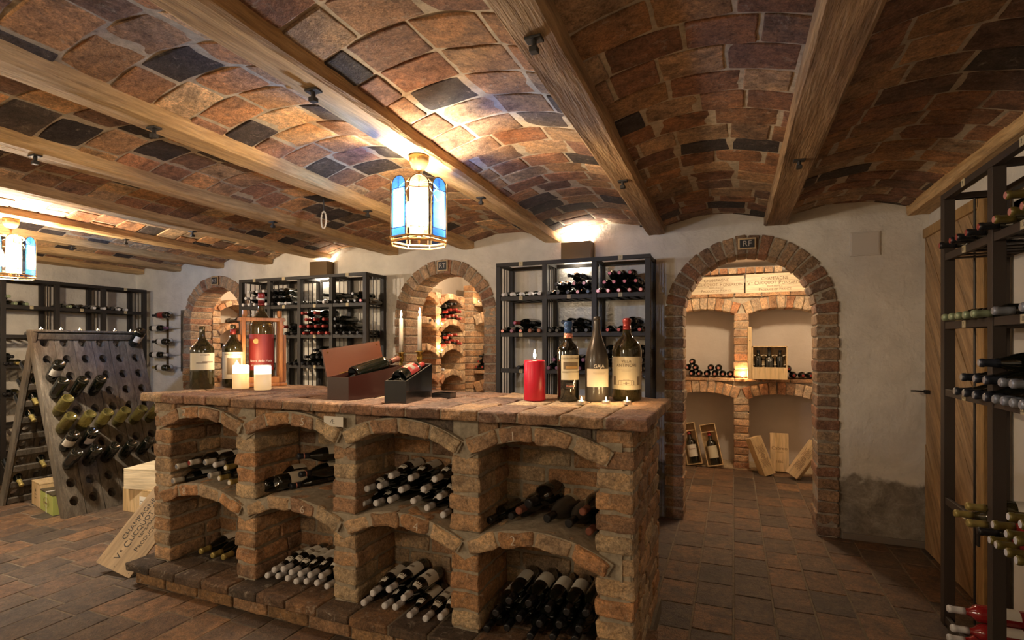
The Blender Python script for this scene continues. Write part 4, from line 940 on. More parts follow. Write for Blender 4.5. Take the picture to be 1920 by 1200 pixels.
for x, s, lb in ((0, 1.0, 'middle tall black bottle standing in the open crate under the RF arch'), (-.105, .72, 'small black bottle in the open crate on the hinged lid side'), (.10, .72, 'small black bottle in the open crate on the far side from its lid')):
    r_ = thing('wine_bottle', lb, 'bottle', (.345+x, 6.165, 1.006+.09*(s < 1)), 'bottles in the open crate'); bottle_parts(r_, r=.046 if s == 1 else .038, h=.315 if s == 1 else .20, glass='glass_dark', capm='cap_black', capz=.85, label=None, n=16)
    if s == 1: text('25', .04, 'paper', r_, FRONT(0, -.0475, .19), 'number')
# boxes on the alcove floor
def leaning(name, label, cat, p, w_, h_, d_, roll, pitch, yaw, group=None):
    m = T(p) @ Matrix.Rotation(R(yaw), 4, 'Z') @ Matrix.Rotation(R(pitch), 4, 'X') @ Matrix.Rotation(R(roll), 4, 'Y')
    return thing(name, label, cat, mx=m, group=group)
def open_box(parent, w_, h_, d_, m='pine', t=.009):
    b = MB(); b.bbox((-w_/2, d_-t, 0), (w_/2, d_, h_), .001); b.bbox((-w_/2, 0, 0), (-w_/2+t, d_-t, h_), .001); b.bbox((w_/2-t, 0, 0), (w_/2, d_-t, h_), .001)
    b.bbox((-w_/2+t, 0, 0), (w_/2-t, d_-t, t), .001); b.bbox((-w_/2+t, 0, h_-t), (w_/2-t, d_-t, h_), .001); b.bbox((-w_/2+t, .03, h_*.8), (w_/2-t, .04, h_*.8+.01), .001)
    return b.build('box_body', m, parent)
for i, (u, v, lb, sc) in enumerate(((1303, 873, 'open wooden presentation box leaning, partly behind the RF arch jamb', 'bottle with pink-white label in the box nearest the RF arch jamb'), (1342, 876, 'open wooden presentation box leaning beside the central pillar base under RF', 'bottle with cream label in the open box beside the central pillar'))):
    p = atZ(u, v, .016); o = leaning('presentation_box', lb, 'box', p+Vector((0, .02, .01)), 0, 0, 0, -12, -9, 0, 'open presentation boxes'); open_box(o, .165, .46, .12)
    m = o.matrix_world @ T((0, .065, .011)); r_ = thing('wine_bottle', sc, 'bottle', mx=m @ Matrix.Rotation(R(-90), 4, 'Z'), group='bottles in the open presentation boxes')
    bottle_parts(r_, r=.052, h=.37, capm='cap_red', capz=.88, label='paper' if i == 0 else 'cream', lz=(.2, .56), n=24)
    if i == 0: text('Sassicaia', .022, 'cap_burg', r_, frame((.0535, 0, .16), (0, 1, 0), (0, 0, 1)), wrap=.0535)
def closed_box(o, w_, h_, d_, txt=None):
    bb = MB().bbox((-w_/2, 0, 0), (w_/2, d_, h_), .002).build('case', 'pine', o)
    MB().bbox((-w_/2, -.006, 0), (w_/2, 0.0, h_), .001).build('lid', 'pine', o)
def emblem(o, zc, s):
    b = MB()
    for rr in (.012*s, .024*s): b.tube([(rr*math.cos(a), -.0065, zc+rr*math.sin(a)) for a in [2*math.pi*k/20 for k in range(20)]], .0028, 4, closed=True)
    for k in range(7):
        for sg in (-1, 1):
            x = (k-3)*.014*s; b.tube([(x, -.0065, zc+sg*.032*s), (x*.8, -.0065, zc+sg*(.075+.02*(k % 2))*s), (x*1.0, -.0065, zc+sg*(.11+.02*((k+1) % 2))*s)], .0022, 4)
    b.build('burnt_emblem', 'brand', o)
p = atZ(1462, 884, .016); o = leaning('wine_box', 'upright closed wooden box with burnt 1886 lettering between two tilted boxes', 'box', p, 0, 0, 0, 0, -10, 0); closed_box(o, .175, .40, .10)
for s, sz, z in (('Cabreo', .05, .24), ('IL BORGO', .016, .20), ('1886', .034, .10)): text(s, sz, 'brand', o, FRONT(0, -.0068, z))
p = atZ(1443, 886, .018); o = leaning('wine_box', 'closed wooden box with sun emblem tilted towards the central pillar', 'box', p+Vector((0, -.10, .0)), 0, 0, 0, -17, -12, 24, 'tilted boxes with sun emblem'); closed_box(o, .12, .40, .11); emblem(o, .2, .9)
p = atZ(1482, 892, .018); o = leaning('wine_box', 'closed wooden box with sun emblem tilted towards the door side of the RF arch', 'box', p+Vector((0, -.10, .028)), 0, 0, 0, 30, -12, -20, 'tilted boxes with sun emblem'); closed_box(o, .125, .40, .11); emblem(o, .2, .9)
# ================================================================== LANTERNS AND WALL LIGHTS
def lantern(label, x, y, zt, rz, bottom=1.835):
    L = thing('lantern', label, 'lamp', (x, y, zt), rz=rz)
    H0 = bottom-zt; ap = .126; wp = .086; ht = .262
    q = MB(); q.lathe([(.045, 0), (.047, -.006), (.044, -.03), (.034, -.052), (.018, -.068), (.006, -.074), (0, -.075)][::-1], 24); q.build('canopy', 'gold', L, True)
    q = MB(); q.lathe([(.006, H0+ht-.01), (.012, H0+ht), (.02, H0+ht+.005), (.006, H0+ht+.02), (.005, -.07)], 12)
    for k in range(8):
        a = math.pi/8*(2*k); q.tube([(0, 0, H0+ht), (.06*math.cos(a), .06*math.sin(a), H0+ht+.006), (ap*math.cos(a), ap*math.sin(a), H0+ht-.06)], .0025, 5)
    q.tube([(0, 0, H0+ht), (0, 0, H0+.01)], .004, 8); q.lathe([(0, H0-.02), (.006, H0-.012), (.004, H0), (.009, H0+.012), (0, H0+.02)], 10); q.build('stem', 'gold', L, True)
    for k in range(8):
        a = math.pi/4*k; mx = Matrix.Rotation(a, 4, 'Z') @ T((ap, 0, 0)); hb = ht-wp/2; blue = k % 2 == 1
        out = [(-wp/2, H0), (wp/2, H0)]+[(wp/2*math.cos(math.pi*j/12), H0+hb+wp/2*math.sin(math.pi*j/12)) for j in range(13)]
        pane = thing('pane', None, None) if False else None
        def piece(p, m_, nm, par, t=.0): 
            b = MB(); n = len(p); b.add([mx @ Vector((t, yy, zz)) for yy, zz in p], [tuple(range(n))]); return b.build(nm, m_, par)
        e = .010
        P = piece([(-wp/2+e, H0+.034), (wp/2-e, H0+.034), (wp/2-e, H0+hb-.012), (-wp/2+e, H0+hb-.012)], 'pane_blue' if blue else 'pane_clear', 'pane', L)
        edge = 'pane_blue_edge' if blue else 'pane_gold'
        piece([(-wp/2, H0), (wp/2, H0), (wp/2, H0+.034), (-wp/2, H0+.034)], edge, 'tinted_border', P)
        piece([(-wp/2, H0+hb-.012)]+[(wp/2, H0+hb-.012)]+[(wp/2*math.cos(math.pi*j/12), H0+hb+wp/2*math.sin(math.pi*j/12)) for j in range(13)], edge, 'tinted_border', P)
        for sg in (-1, 1): piece([(sg*wp/2, H0+.034), (sg*(wp/2-e), H0+.034), (sg*(wp/2-e), H0+hb-.012), (sg*wp/2, H0+hb-.012)][::sg], edge if blue else 'pane_clear', 'tinted_border', P)
        b = MB(); b.tube([mx @ Vector((0, yy, zz)) for yy, zz in out], .0026, 5, closed=True); b.tube([mx @ Vector((0, -wp/2, H0+.034)), mx @ Vector((0, wp/2, H0+.034))], .0018, 4); b.tube([mx @ Vector((0, -wp/2, H0+hb-.012)), mx @ Vector((0, wp/2, H0+hb-.012))], .0018, 4)
        b.build('lead_frame', 'bronze', L)
    b = MB(); r8 = ap/math.cos(math.pi/8)
    for zz, rr in ((H0-.004, 1.0), (H0-.022, .96)): b.tube([(r8*rr*math.cos(math.pi/8+math.pi/4*k), r8*rr*math.sin(math.pi/8+math.pi/4*k), zz) for k in range(8)], .0045, 5, closed=True)
    for k in range(8): a = math.pi/8+math.pi/4*k; b.tube([(r8*math.cos(a), r8*math.sin(a), H0-.004), (r8*.96*math.cos(a), r8*.96*math.sin(a), H0-.022)], .003, 4)
    for k in range(4): a = math.pi/2*k; b.tube([(0, 0, H0+.02), (r8*.93*math.cos(a), r8*.93*math.sin(a), H0-.004)], .0025, 5)
    b.build('gallery', 'gold', L)
    for k in range(3):
        a = 2*math.pi/3*k+.4; c = T((.05*math.cos(a), .05*math.sin(a), H0+.055)); MB().lathe([(.009, 0), (.009, .05)], 10, 0, c).build('lamp_holder', 'white_wax', L)
        MB().lathe([(0, .05), (.010, .055), (.016, .075), (.013, .095), (.004, .115), (0, .12)], 12, 0, c).build('bulb', 'fill', L, True)
    return L
lantern('octagonal blue and clear glass lantern hanging above the brick counter', -1.335, 2.10, 2.218, math.atan2(-2.1, 1.335))
lantern('octagonal blue and clear glass lantern hanging above the riddling rack', -4.60, 2.07, 2.218, math.atan2(-2.07, 4.6)+.12)
for sx, lb in ((-1.19, 'square bronze up and down wall light above the three-bay rack'), (-3.87, 'square bronze up and down wall light above the four-bay rack')):
    o = thing('wall_light', lb, 'lamp', (sx, WY, 2.12)); b = MB(); hw = .125 if sx > -2 else .11
    b.bbox((-hw, -.11, -.075), (hw, -.100, .075), .001); b.bbox((-hw, -.10, -.075), (-hw+.008, 0, .075), .001); b.bbox((hw-.008, -.10, -.075), (hw, 0, .075), .001); b.build('housing', 'bronze', o)
    MB().box((-hw+.01, -.098, .045), (hw-.01, -.004, .05)).build('diffuser', 'lamp_glow', o); MB().box((-hw+.01, -.098, -.05), (hw-.01, -.004, -.045)).build('diffuser', 'lamp_glow', o)
# rope loop under the ceiling
q = MB(); p = atZ(607, 385, 2.26); ang = 2.4
pts = [(p.x+.02*math.sin(2*math.pi*k/20), p.y, 2.165+.055*math.cos(2*math.pi*k/20)) for k in range(20)]
q.tube(pts, .005, 6, closed=True); tag(q.build('rope_loop', 'ivory'), 'loop of pale rope hanging from a hook in the vault beyond the lantern', 'rope')
q = MB(); q.tube([(p.x, p.y, 2.33), (p.x, p.y, 2.215)], .004, 6); q.build('hook', 'iron', bpy.data.objects['rope_loop'])

# slates on the arches
for (cx, cz, ro, ri), s, lb in zip(ARCH, ('RF', 'RT', 'KS'), ('tall arch by the door', 'middle arch', 'small far arch')):
    o = thing('slate_sign', 'framed chalk slate reading %s at the top of the %s' % (s, lb), 'sign', (cx, WY-.03, cz+(ro+ri)/2+.005)); w_, h_ = (.062, .042) if s == 'RF' else (.055, .05)
    MB().bbox((-w_, -.008, -h_), (w_, .0, h_), .003).build('frame', 'pine', o); MB().bbox((-w_+.012, -.010, -h_+.012), (w_-.012, -.007, h_-.012), .001).build('slate', 'slate', o)
    text(s, .06, 'chalk', o, FRONT(0, -.0108, -.002), bold=-.0006)

# ================================================================== RIDDLING RACK
rr = thing('riddling_rack', 'weathered wooden A-frame riddling rack with angled champagne holes', 'rack', (-4.78, 2.5, 0))
def rrmat(x, ax, ay, az, y=2.5): m = Matrix((ax, ay, az)).transposed().to_4x4(); m.translation = (x, y, 0); return m
sl_ = 1.54; sx_ = .47/sl_; sz_ = 1.467/sl_
MF = rrmat(-4.78, Vector((0, 1, 0)), Vector((-sz_, 0, -sx_)), Vector((-sx_, 0, sz_)))
MBK = rrmat(-5.72, Vector((0, -1, 0)), Vector((sz_, 0, -sx_)), Vector((sx_, 0, sz_)), 3.335)
INV = rr.matrix_world.inverted() if False else T((4.78, -2.5, 0))
PWD, RH, S0 = .139, .146, .05
def holed(b, x0, x1, z0, z1, mx, t=.035, r=.033, n=16):
    cx, cz = (x0+x1)/2, (z0+z1)/2; hw, hh = (x1-x0)/2, (z1-z0)/2; vs = []; 
    for y in (0, t):
        for k in range(n):
            a = 2*math.pi*(k+.5)/n; c, s = math.cos(a), math.sin(a); m_ = min(hw/abs(c), hh/abs(s)); 
            off = -.02 if y else 0
            vs.append(Vector((cx+r*c, y, cz+off+r*1.15*s)))
            vs.append(Vector((cx+m_*c, y, cz+m_*s)))
        for (c, s) in ((1, 1), (-1, 1), (-1, -1), (1, -1)): vs.append(Vector((cx+hw*c, y, cz+hh*s)))
    vs = [mx @ v for v in vs]; fs = []; q = 2*n+4
    for y in (0, 1):
        o = y*q
        for k in range(n):
            k2 = (k+1) % n; f = [o+2*k, o+2*k2, o+2*k2+1]
            a1 = 2*math.pi*(k+.5)/n; a2 = 2*math.pi*(k+1.5)/n
            for ci, (c, s) in enumerate(((1, 1), (-1, 1), (-1, -1), (1, -1))):
                ca = math.atan2(hh*s, hw*c) % (2*math.pi)
                if a1 < ca < a2: f.append(o+2*n+ci)
            f.append(o+2*k+1); fs.append(tuple(f) if y else tuple(reversed(f)))
    for k in range(n): k2 = (k+1) % n; fs.append((2*k, q+2*k, q+2*k2, 2*k2))
    b.add(vs, fs, 0, b.c[-1] if b.c else None)
random.seed(41)
planks = []
for c in range(6):
    b = MB(); x0, x1 = c*PWD+.002, (c+1)*PWD-.002; b.c = []; col = (.5, .5, .5, random.random())
    b.box((x0, 0, 0), (x1, .035, S0), 0, INV @ MF, col)
    for r_ in range(10): 
        n0 = len(b.f); holed(b, x0, x1, S0+r_*RH, S0+(r_+1)*RH, INV @ MF); b.c[n0:] = [col]*(len(b.f)-n0)
    b.box((x0, 0, S0+10*RH), (x1, .035, sl_), 0, INV @ MF, col)
    b.box((x0, 0, 0), (x0+.0005, .035, sl_), 0, INV @ MF, col); b.box((x1-.0005, 0, 0), (x1, .035, sl_), 0, INV @ MF, col)
    planks.append(b.build('plank', 'rack_wood', rr))
    b = MB(); b.box((x0, 0, 0), (x1, .035, S0), 0, INV @ MBK, col)
    for r_ in range(10):
        n0 = len(b.f); holed(b, x0, x1, S0+r_*RH, S0+(r_+1)*RH, INV @ MBK); b.c[n0:] = [col]*(len(b.f)-n0)
    b.box((x0, 0, S0+10*RH), (x1, .035, sl_), 0, INV @ MBK, col); b.build('plank', 'rack_wood', rr)
for mx_ in (MF, MBK):
    for r_ in range(11): MB().bbox((0.02, .035, S0+r_*RH-.026), (6*PWD-.02, .058, S0+r_*RH+.022), .002, 0, INV @ mx_).build('rail', 'rack_wood', rr)
    for xx in (-.012, 6*PWD-.01): MB().bbox((xx, -.002, 0), (xx+.022, .062, sl_), .002, 0, INV @ mx_).build('stile', 'rack_wood', rr)
MB().box((.0, .060, .02), (6*PWD, .066, sl_-.12), 0, INV @ MF).build('added_hole_blind', 'rack_wood', rr)  # added behind the front holes to stop the lit wall showing through
MB().bbox((-5.31, 2.49, 1.458), (-5.19, 3.345, 1.476), .003, 0, INV).build('ridge_board', 'rack_wood', rr)
def hole(row, col, mx_): return mx_ @ Vector(((col-.5)*PWD, .0, S0+(10-row+.5)*RH))
DESC['champ'] = 'gold-foiled'
GQ = 'bottles in the riddling rack front'
proto('rid_dark', kind='champ', r=.0435, capm='cap_black', label=None); proto('rid_label', kind='champ', r=.0435, capm='cap_black', label='paper', lz=(.16, .4)); proto('rid_yellow', kind='champ', r=.0435, glass='glass_yellow', capm='cap_gold', label=None)
for (row, cols, key, ds) in ((3, [1], 'rid_label', 'dark'), (4, [1, 2, 3], 'rid_dark', 'dark'), (5, [1], 'rid_yellow', 'clear yellow'), (6, [1, 2, 3, 4, 5, 6], 'rid_yellow', 'clear yellow'), (7, [1, 2], 'rid_label', 'dark labelled'), (8, [1, 2, 3, 4, 5], 'rid_dark', 'dark'), (1, [6], 'rid_label', 'white-labelled dark')):
    for c in cols:
        d = Vector((-.74, random.uniform(-.04, .04), -.67)).normalized(); bottle(key, hole(row, c, MF)+Vector((0, 0, -.008))+d*.115, d, '%s bottle, riddling rack, %s row from top, %s hole from near end' % (ds, ORD[row-1], ORD[c-1]), GQ, up=(1, 0, .2), roll=random.uniform(-.3, .3))
for (row, col) in ((3, 6), (4, 6), (5, 6), (5, 5), (8, 5), (9, 6)):
    d = Vector((.74, 0, -.67)).normalized(); bottle('champ', hole(row, col, MBK)+Vector((0, 0, -.008))+d*.125, d, 'gold-foiled bottle, rear riddling panel, %s row, %s hole from near end' % (ORD[row-1], ORD[6-col]), 'bottles in the riddling rack rear', up=(-1, 0, .2))
for i in range(6): tealight((-5.25, 2.56+i*.141, 1.476), '%s little light from the near end on top of the riddling rack' % ORD[i], 'lights on the riddling rack', .35 if i % 2 == 0 else 0, .7)

# ================================================================== ON THE COUNTER
random.seed(55)
ZC_ = 1.0785
def hero(label, x, y, k, z=ZC_, turn=0):
    r_ = thing('wine_bottle', label, 'bottle', (x, y, z), rz=math.atan2(-y, -x)+turn); bottle_parts(r_, n=32, **k); return r_
def tx(r_, s, sz, z, m='ink', rad=.05, dy=0, **k): return text(s, sz, m, r_, frame((rad+.0012, dy, z), (0, 1, 0), (0, 0, 1)), wrap=rad+.0012, **k)
h1 = hero('large olive magnum with landscape label at the far end of the counter', -3.02, 2.30, dict(kind='big', r=.066, h=.388, glass='glass_olive', capm=None, label='cream', lz=(.31, .575), lw=1.35), turn=.12)
tx(h1, 'Querciabella', .013, .212, 'ink_soft', .066, .004); 
b = MB(); b.lathe([(.0672, .165), (.0672, .173)], 12, 0, None, -.1, .9); b.lathe([(.0672, .160), (.0672, .166)], 12, 0, None, -.6, .3); b.build('label_drawing', 'ink_soft', h1)
h2 = hero('magnum with red neck band and old photograph label behind the cream candle', -2.985, 2.49, dict(kind='big', r=.063, h=.402, glass='glass_olive', capm=None, label='ivory', lz=(.14, .565), lw=1.3), turn=.05)
MB().lathe([(.0175, .34), (.0175, .375)], 20).build('neck_band', 'cap_red', h2, True); MB().lathe([(.0642, .085), (.0642, .19)], 14, 0, None, -.62, .72).build('label_picture', 'photo_dark', h2, True)
b = MB(); b.add([(.0652, .0, .10), (.0642, .04, .10), (.0642, .034, .15), (.0650, .018, .18), (.0652, .004, .15)], [(0, 1, 2, 3, 4)]); b.build('label_figure', 'ivory', h2); tx(h2, 'BRUNELLO DI MONTALCINO', .0085, .213, 'ink_soft', .063)
# wooden cradle with the big red-label bottle
cr = thing('bottle_cradle', 'cherry wood cradle frame holding the giant red-label bottle', 'stand', (-2.92, 2.655, ZC_), rz=math.atan2(2.655, -2.92)-math.pi/2+.12)
MB().bbox((-.145, -.10, 0), (.145, .10, .022), .004).build('base_plate', 'cherry', cr)
for s in (-1, 1):
    MB().bbox((s*.112-.011, -.075, .022), (s*.112+.011, -.03, .455), .003).build('post', 'cherry', cr); MB().bbox((s*.112-.011, .03, .022), (s*.112+.011, .075, .455), .003).build('post', 'cherry', cr)
    MB().bbox((s*.137-.01, -.05, .022), (s*.137+.01, .05, .34), .003).build('side_board', 'cherry', cr); MB().lathe([(.014, .455), (.016, .47), (.014, .50)], 8, 0, T((s*.105, -.05, 0))).build('peg', 'cherry', cr)
    MB().bbox((-.14, s*.052-.018, .43), (.14, s*.052+.018, .452), .003).build('top_bar', 'cherry', cr)
for s in (-1, 1): MB().bbox((-.10, s*.082-.007, .022), (.10, s*.082+.007, .062), .003).build('low_rail', 'cherry', cr)
h3 = hero('giant red-label bottle with red foil standing in the cherry wood cradle', -2.92, 2.655, dict(kind='big', r=.075, h=.595, glass='glass_brown', capm='cap_red', capz=.885, label='cap_red_label', lz=(.14, .495), lw=1.5) if False else dict(kind='big', r=.075, h=.595, glass='glass_brown', capm='cap_red', capz=.885, label='label_red', lz=(.14, .54), lw=1.5), z=ZC_+.022)
tx(h3, 'Rocca delle Macie', .021, .145, 'paper', .0765, .0); tx(h3, 'CHIANTI CLASSICO', .015, .115, 'paper', .0765, 0)
MB().lathe([(0, 0), (.017, 0), (.017, .002), (0, .002)], 20, 0, frame((.071, -.032, .275), (0, 1, 0), (0, 0, 1))).build('label_medal', 'gold', h3)
MB().lathe([(.0205, .548), (.0205, .562)], 20).build('neck_band', 'paper', h3, True)
for x, y, lb in ((-2.845, 2.43, 'cream pillar candle glowing at the top, nearer the far magnums'), (-2.645, 2.415, 'cream pillar candle glowing at the top, in front of the cherry cradle')):
    o = thing('pillar_candle', lb, 'candle', (x, y, ZC_), 'cream pillar candles'); MB().lathe([(0, 0), (.046, 0), (.048, .003), (.048, .095)], 32).build('wax_body', 'cream_wax', o, True)
    MB().lathe([(.048, .095), (.048, .142), (.044, .147), (.036, .137), (0, .130)], 32).build('glowing_rim', 'glow_wax', o, True); lamp('candle_light', (x, y, ZC_+.20), .9, (1, .66, .34), .02)
# mahogany presentation box (wedge shaped) with open lid
def wedge(o, w_, l_, h0, h1_, m_out, m_in, t=.007, trim=None):
    b = MB()
    def wall(x0, x1, y0, y1):
        z = lambda y: h0+(h1_-h0)*y/l_
        vs = [(x0, y0, 0), (x1, y0, 0), (x1, y1, 0), (x0, y1, 0), (x0, y0, z(y0)), (x1, y0, z(y0)), (x1, y1, z(y1)), (x0, y1, z(y1))]
        b.add(vs, [(0, 3, 2, 1), (4, 5, 6, 7), (0, 1, 5, 4), (1, 2, 6, 5), (2, 3, 7, 6), (3, 0, 4, 7)])
    wall(0, t, 0, l_); wall(w_-t, w_, 0, l_); wall(t, w_-t, 0, t); wall(t, w_-t, l_-t, l_); b.build('case', m_out, o)
    b = MB(); z0 = h0-.055; b.add([(t, t, z0), (w_-t, t, z0), (w_-t, l_-t, z0+(h1_-h0)), (t, l_-t, z0+(h1_-h0))], [(0, 1, 2, 3)]); b.build('lining', m_in, o)
    if trim:
        b = MB(); z = lambda y: h0+(h1_-h0)*y/l_+.001
        b.tube([(.004, .004, z(0)), (w_-.004, .004, z(0)), (w_-.004, l_-.004, z(l_)), (.004, l_-.004, z(l_))], .0016, 4, closed=True); b.build('rim', trim, o)
mb_ = thing('presentation_box', 'dark mahogany bottle box with its hinged lid open on the counter', 'box', (-1.872, 2.105, ZC_), rz=R(-5)); wedge(mb_, .142, .42, .113, .16, 'mahogany', 'foam')
b = MB(); l_ = .42; t = .007
for dx_ in (0,):
    vs = []
    for (xx, hh) in ((0, 0), (-.035, .135)):
        for yy in (0, l_):
            zz = .113+(.16-.113)*yy/l_; vs += [(xx, yy, zz+hh), (xx-.008, yy, zz+hh)]
    b.add(vs, [(0, 2, 6, 4), (1, 5, 7, 3), (0, 4, 5, 1), (2, 3, 7, 6), (4, 6, 7, 5), (0, 1, 3, 2)])
lid = b.build('lid', 'mahogany_in', mb_)
for yy in (.03, .39):
    b = MB(); b.lathe([(0, 0), (.0045, 0), (.004, .002), (0, .0025)], 10, 0, frame((-.030, yy, .113+.047*yy/l_+.118), (0, 1, 0), (0, 0, 1))); b.build('stud', 'brass', lid)
MB().tube([(-.002, .08, .125), (.005, .16, .138)], .002, 5).build('lid_stay', 'brass', mb_)
m = mb_.matrix_world
hb = T((-1.872, 2.105, ZC_)) @ Matrix.Rotation(R(-5), 4, 'Z')
proto('box_bottle', kind='bord', glass='glass_dark', r=.041, h=.33, capm='cap_copper', label=None)
tipw = hb @ Vector((.095, .43, .195)); basw = hb @ Vector((.062, .09, .118)); bottle('box_bottle', tipw, tipw-basw, 'olive bottle with copper capsule lying in the open mahogany box', up=(0, 0, 1), roll=.9)
kb = thing('presentation_box', 'black lacquered wedge bottle box with silver edging beside the mahogany box', 'box', (-1.507, 2.075, ZC_), rz=R(10)); wedge(kb, .108, .33, .103, .172, 'blackbox', 'foam', trim='chrome')
hk = T((-1.507, 2.075, ZC_)) @ Matrix.Rotation(R(10), 4, 'Z')
proto('black_box_bottle', kind='bord', glass='glass_dark', r=.040, h=.29, capm='cap_red', label='cap_red', lz=(.2, .55), lw=1.5)
tipw = hk @ Vector((.056, .325, .168)); basw = hk @ Vector((.053, .03, .112)); bk = bottle('black_box_bottle', tipw, tipw-basw, 'bottle with red label lying in the black lacquered box')
MB().lathe([(.0412, .09), (.0412, .125)], 16, 0, None, -1.0, 1.0).build('label_picture', 'ink_soft', bk, True)
tr = thing('black_tray', 'small open black tray lying beside the black lacquered box', 'tray', (-1.43, 2.37, ZC_), rz=R(8)); b = MB(); b.bbox((0, 0, 0), (.10, .09, .004), .001)
for q_ in (((0, 0, 0), (.10, .004, .026)), ((0, .086, 0), (.10, .09, .026)), ((0, .004, 0), (.004, .086, .026)), ((.096, .004, 0), (.10, .086, .026))): b.bbox(q_[0], q_[1], .001)
b.build('tray_body', 'blackbox', tr)
# brass candlesticks with tapers
for x, y, dz, lb in ((-1.79, 2.625, 0, 'brass candlestick with lit white taper candle, nearer the cherry cradle'), (-1.648, 2.60, .008, 'brass candlestick with lit white taper candle, behind the black box')):
    o = thing('candlestick', lb, 'candle', (x, y, ZC_), 'brass candlesticks')
    hh = .225+dz; MB().lathe([(0, 0), (.045, 0), (.046, .006), (.03, .014), (.012, .03), (.008, .06), (.013, .075), (.008, .09), (.007, .14), (.012, .155), (.008, .165), (.014, .18), (.017, .2), (.013, hh-.006), (.026, hh), (.026, hh+.003), (.012, hh+.004), (0, hh+.004)], 28).build('holder', 'brass', o, True)
    MB().lathe([(0, hh+.004), (.0125, hh+.004), (.0105, hh+.20), (.004, hh+.206), (0, hh+.206)], 20).build('taper', 'white_wax', o, True)
    MB().lathe([(0, hh+.21), (.004, hh+.216), (.0055, hh+.226), (.003, hh+.242), (0, hh+.252)], 10).build('flame', 'flame', o, True); MB().lathe([(.001, hh+.204), (.001, hh+.214)], 6).build('wick', 'wick', o)
    lamp('candle_light', (x, y, ZC_+hh+.25), .9, (1, .66, .32), .012)
# red pillar candle
o = thing('pillar_candle', 'thick red pillar candle with a lit wick on the counter', 'candle', (-.905, 2.47, ZC_)); MB().lathe([(0, 0), (.051, 0), (.053, .004), (.053, .19), (.049, .197), (.030, .190), (0, .186)], 40).build('wax_body', 'red_wax', o, True)
MB().lathe([(.001, .186), (.001, .206)], 6).build('wick', 'wick', o); MB().lathe([(0, .203), (.005, .210), (.007, .222), (.004, .240), (0, .252)], 12).build('flame', 'flame', o, True); lamp('candle_light', (-.905, 2.47, ZC_+.25), 1.1, (1, .66, .32), .012)
h4 = hero('dark magnum with eight-sided cream label and blue and pink foil', -.745, 2.51, dict(kind='bord', r=.0535, h=.385, glass='glass_dark', capm='cap_blue', capz=.865, label='cream', lz=(.27, .58), lw=.95), turn=.28)
MB().lathe([(.0212, .305), (.0212, .328)], 24).build('neck_band', 'cap_pink', h4, True); MB().lathe([(.0546, .155), (.0546, .19)], 12, 0, None, -.72, .72).build('label_picture', 'photo_dark', h4, True); MB().lathe([(.0550, .158), (.0550, .17)], 12, 0, None, -.5, .66).build('label_picture_field', 'gold', h4, True)
tx(h4, 'CASTELGIOCONDO', .0105, .207, 'ink_soft', .0545); tx(h4, 'BRUNELLO DI MONTALCINO', .007, .142, 'ink_soft', .0545); MB().lathe([(.0545, .062), (.0545, .088)], 8, 0, None, -.5, .2).build('lower_label', 'ink', h4, True); tx(h4, 'Riserva', .014, .075, 'cap_pink', .0552, -.005)
h5 = hero('dusty slope-shouldered magnum with white capital letters between two other magnums', -.612, 2.545, dict(kind='gaja', r=.056, h=.41, glass='glass_dusty', capm=None, label='ivory', lz=(.175, .385), lw=1.15), turn=.2)
tx(h5, 'GAJA', .023, .170, 'paper', .0565, 0, bold=.0004); b = MB(); b.lathe([(.0572, .139), (.0572, .140)], 8, 0, None, -.5, .6); b.lathe([(.0572, .133), (.0572, .1337)], 8, 0, None, -.35, .45); b.build('label_line', 'ink_soft', h5)
h6 = hero('big olive bottle with red capsule and large cream villa label near the counter end', -.487, 2.655, dict(kind='big', r=.0715, h=.402, glass='glass_olive', capm='cap_red', capz=.88, label='cream', lz=(.14, .535), lw=1.32), turn=-.05)
tx(h6, 'VILLA', .019, .192, 'ink_soft', .072); tx(h6, 'ANTINORI', .021, .173, 'ink_soft', .072)
b = MB()
for (a, c, z0, z1) in ((-1.0, -.75, .078, .12), (.75, 1.0, .078, .12), (-.7, .7, .078, .08), (-.55, -.5, .08, .1), (.5, .55, .08, .1), (-.5, .5, .099, .101), (-.2, .2, .085, .087), (-.2, .2, .103, .1045), (-.35, -.33, .08, .1), (.33, .35, .08, .1), (-.05, .05, .08, .094), (-.6, .6, .152, .1527), (-.3, .3, .146, .1467)): b.lathe([(.0727, z0), (.0727, z1)], 8, 0, None, a, c)
b.build('label_drawing', 'ink_soft', h6)
for i, (x, y, pw) in enumerate(((-.645, 2.385, .10), (-.540, 2.425, .18), (-.452, 2.465, .28))): tealight((x, y, ZC_), '%s tea light from the red candle on the counter' % ORD[i], 'counter tea lights', pw, 1)

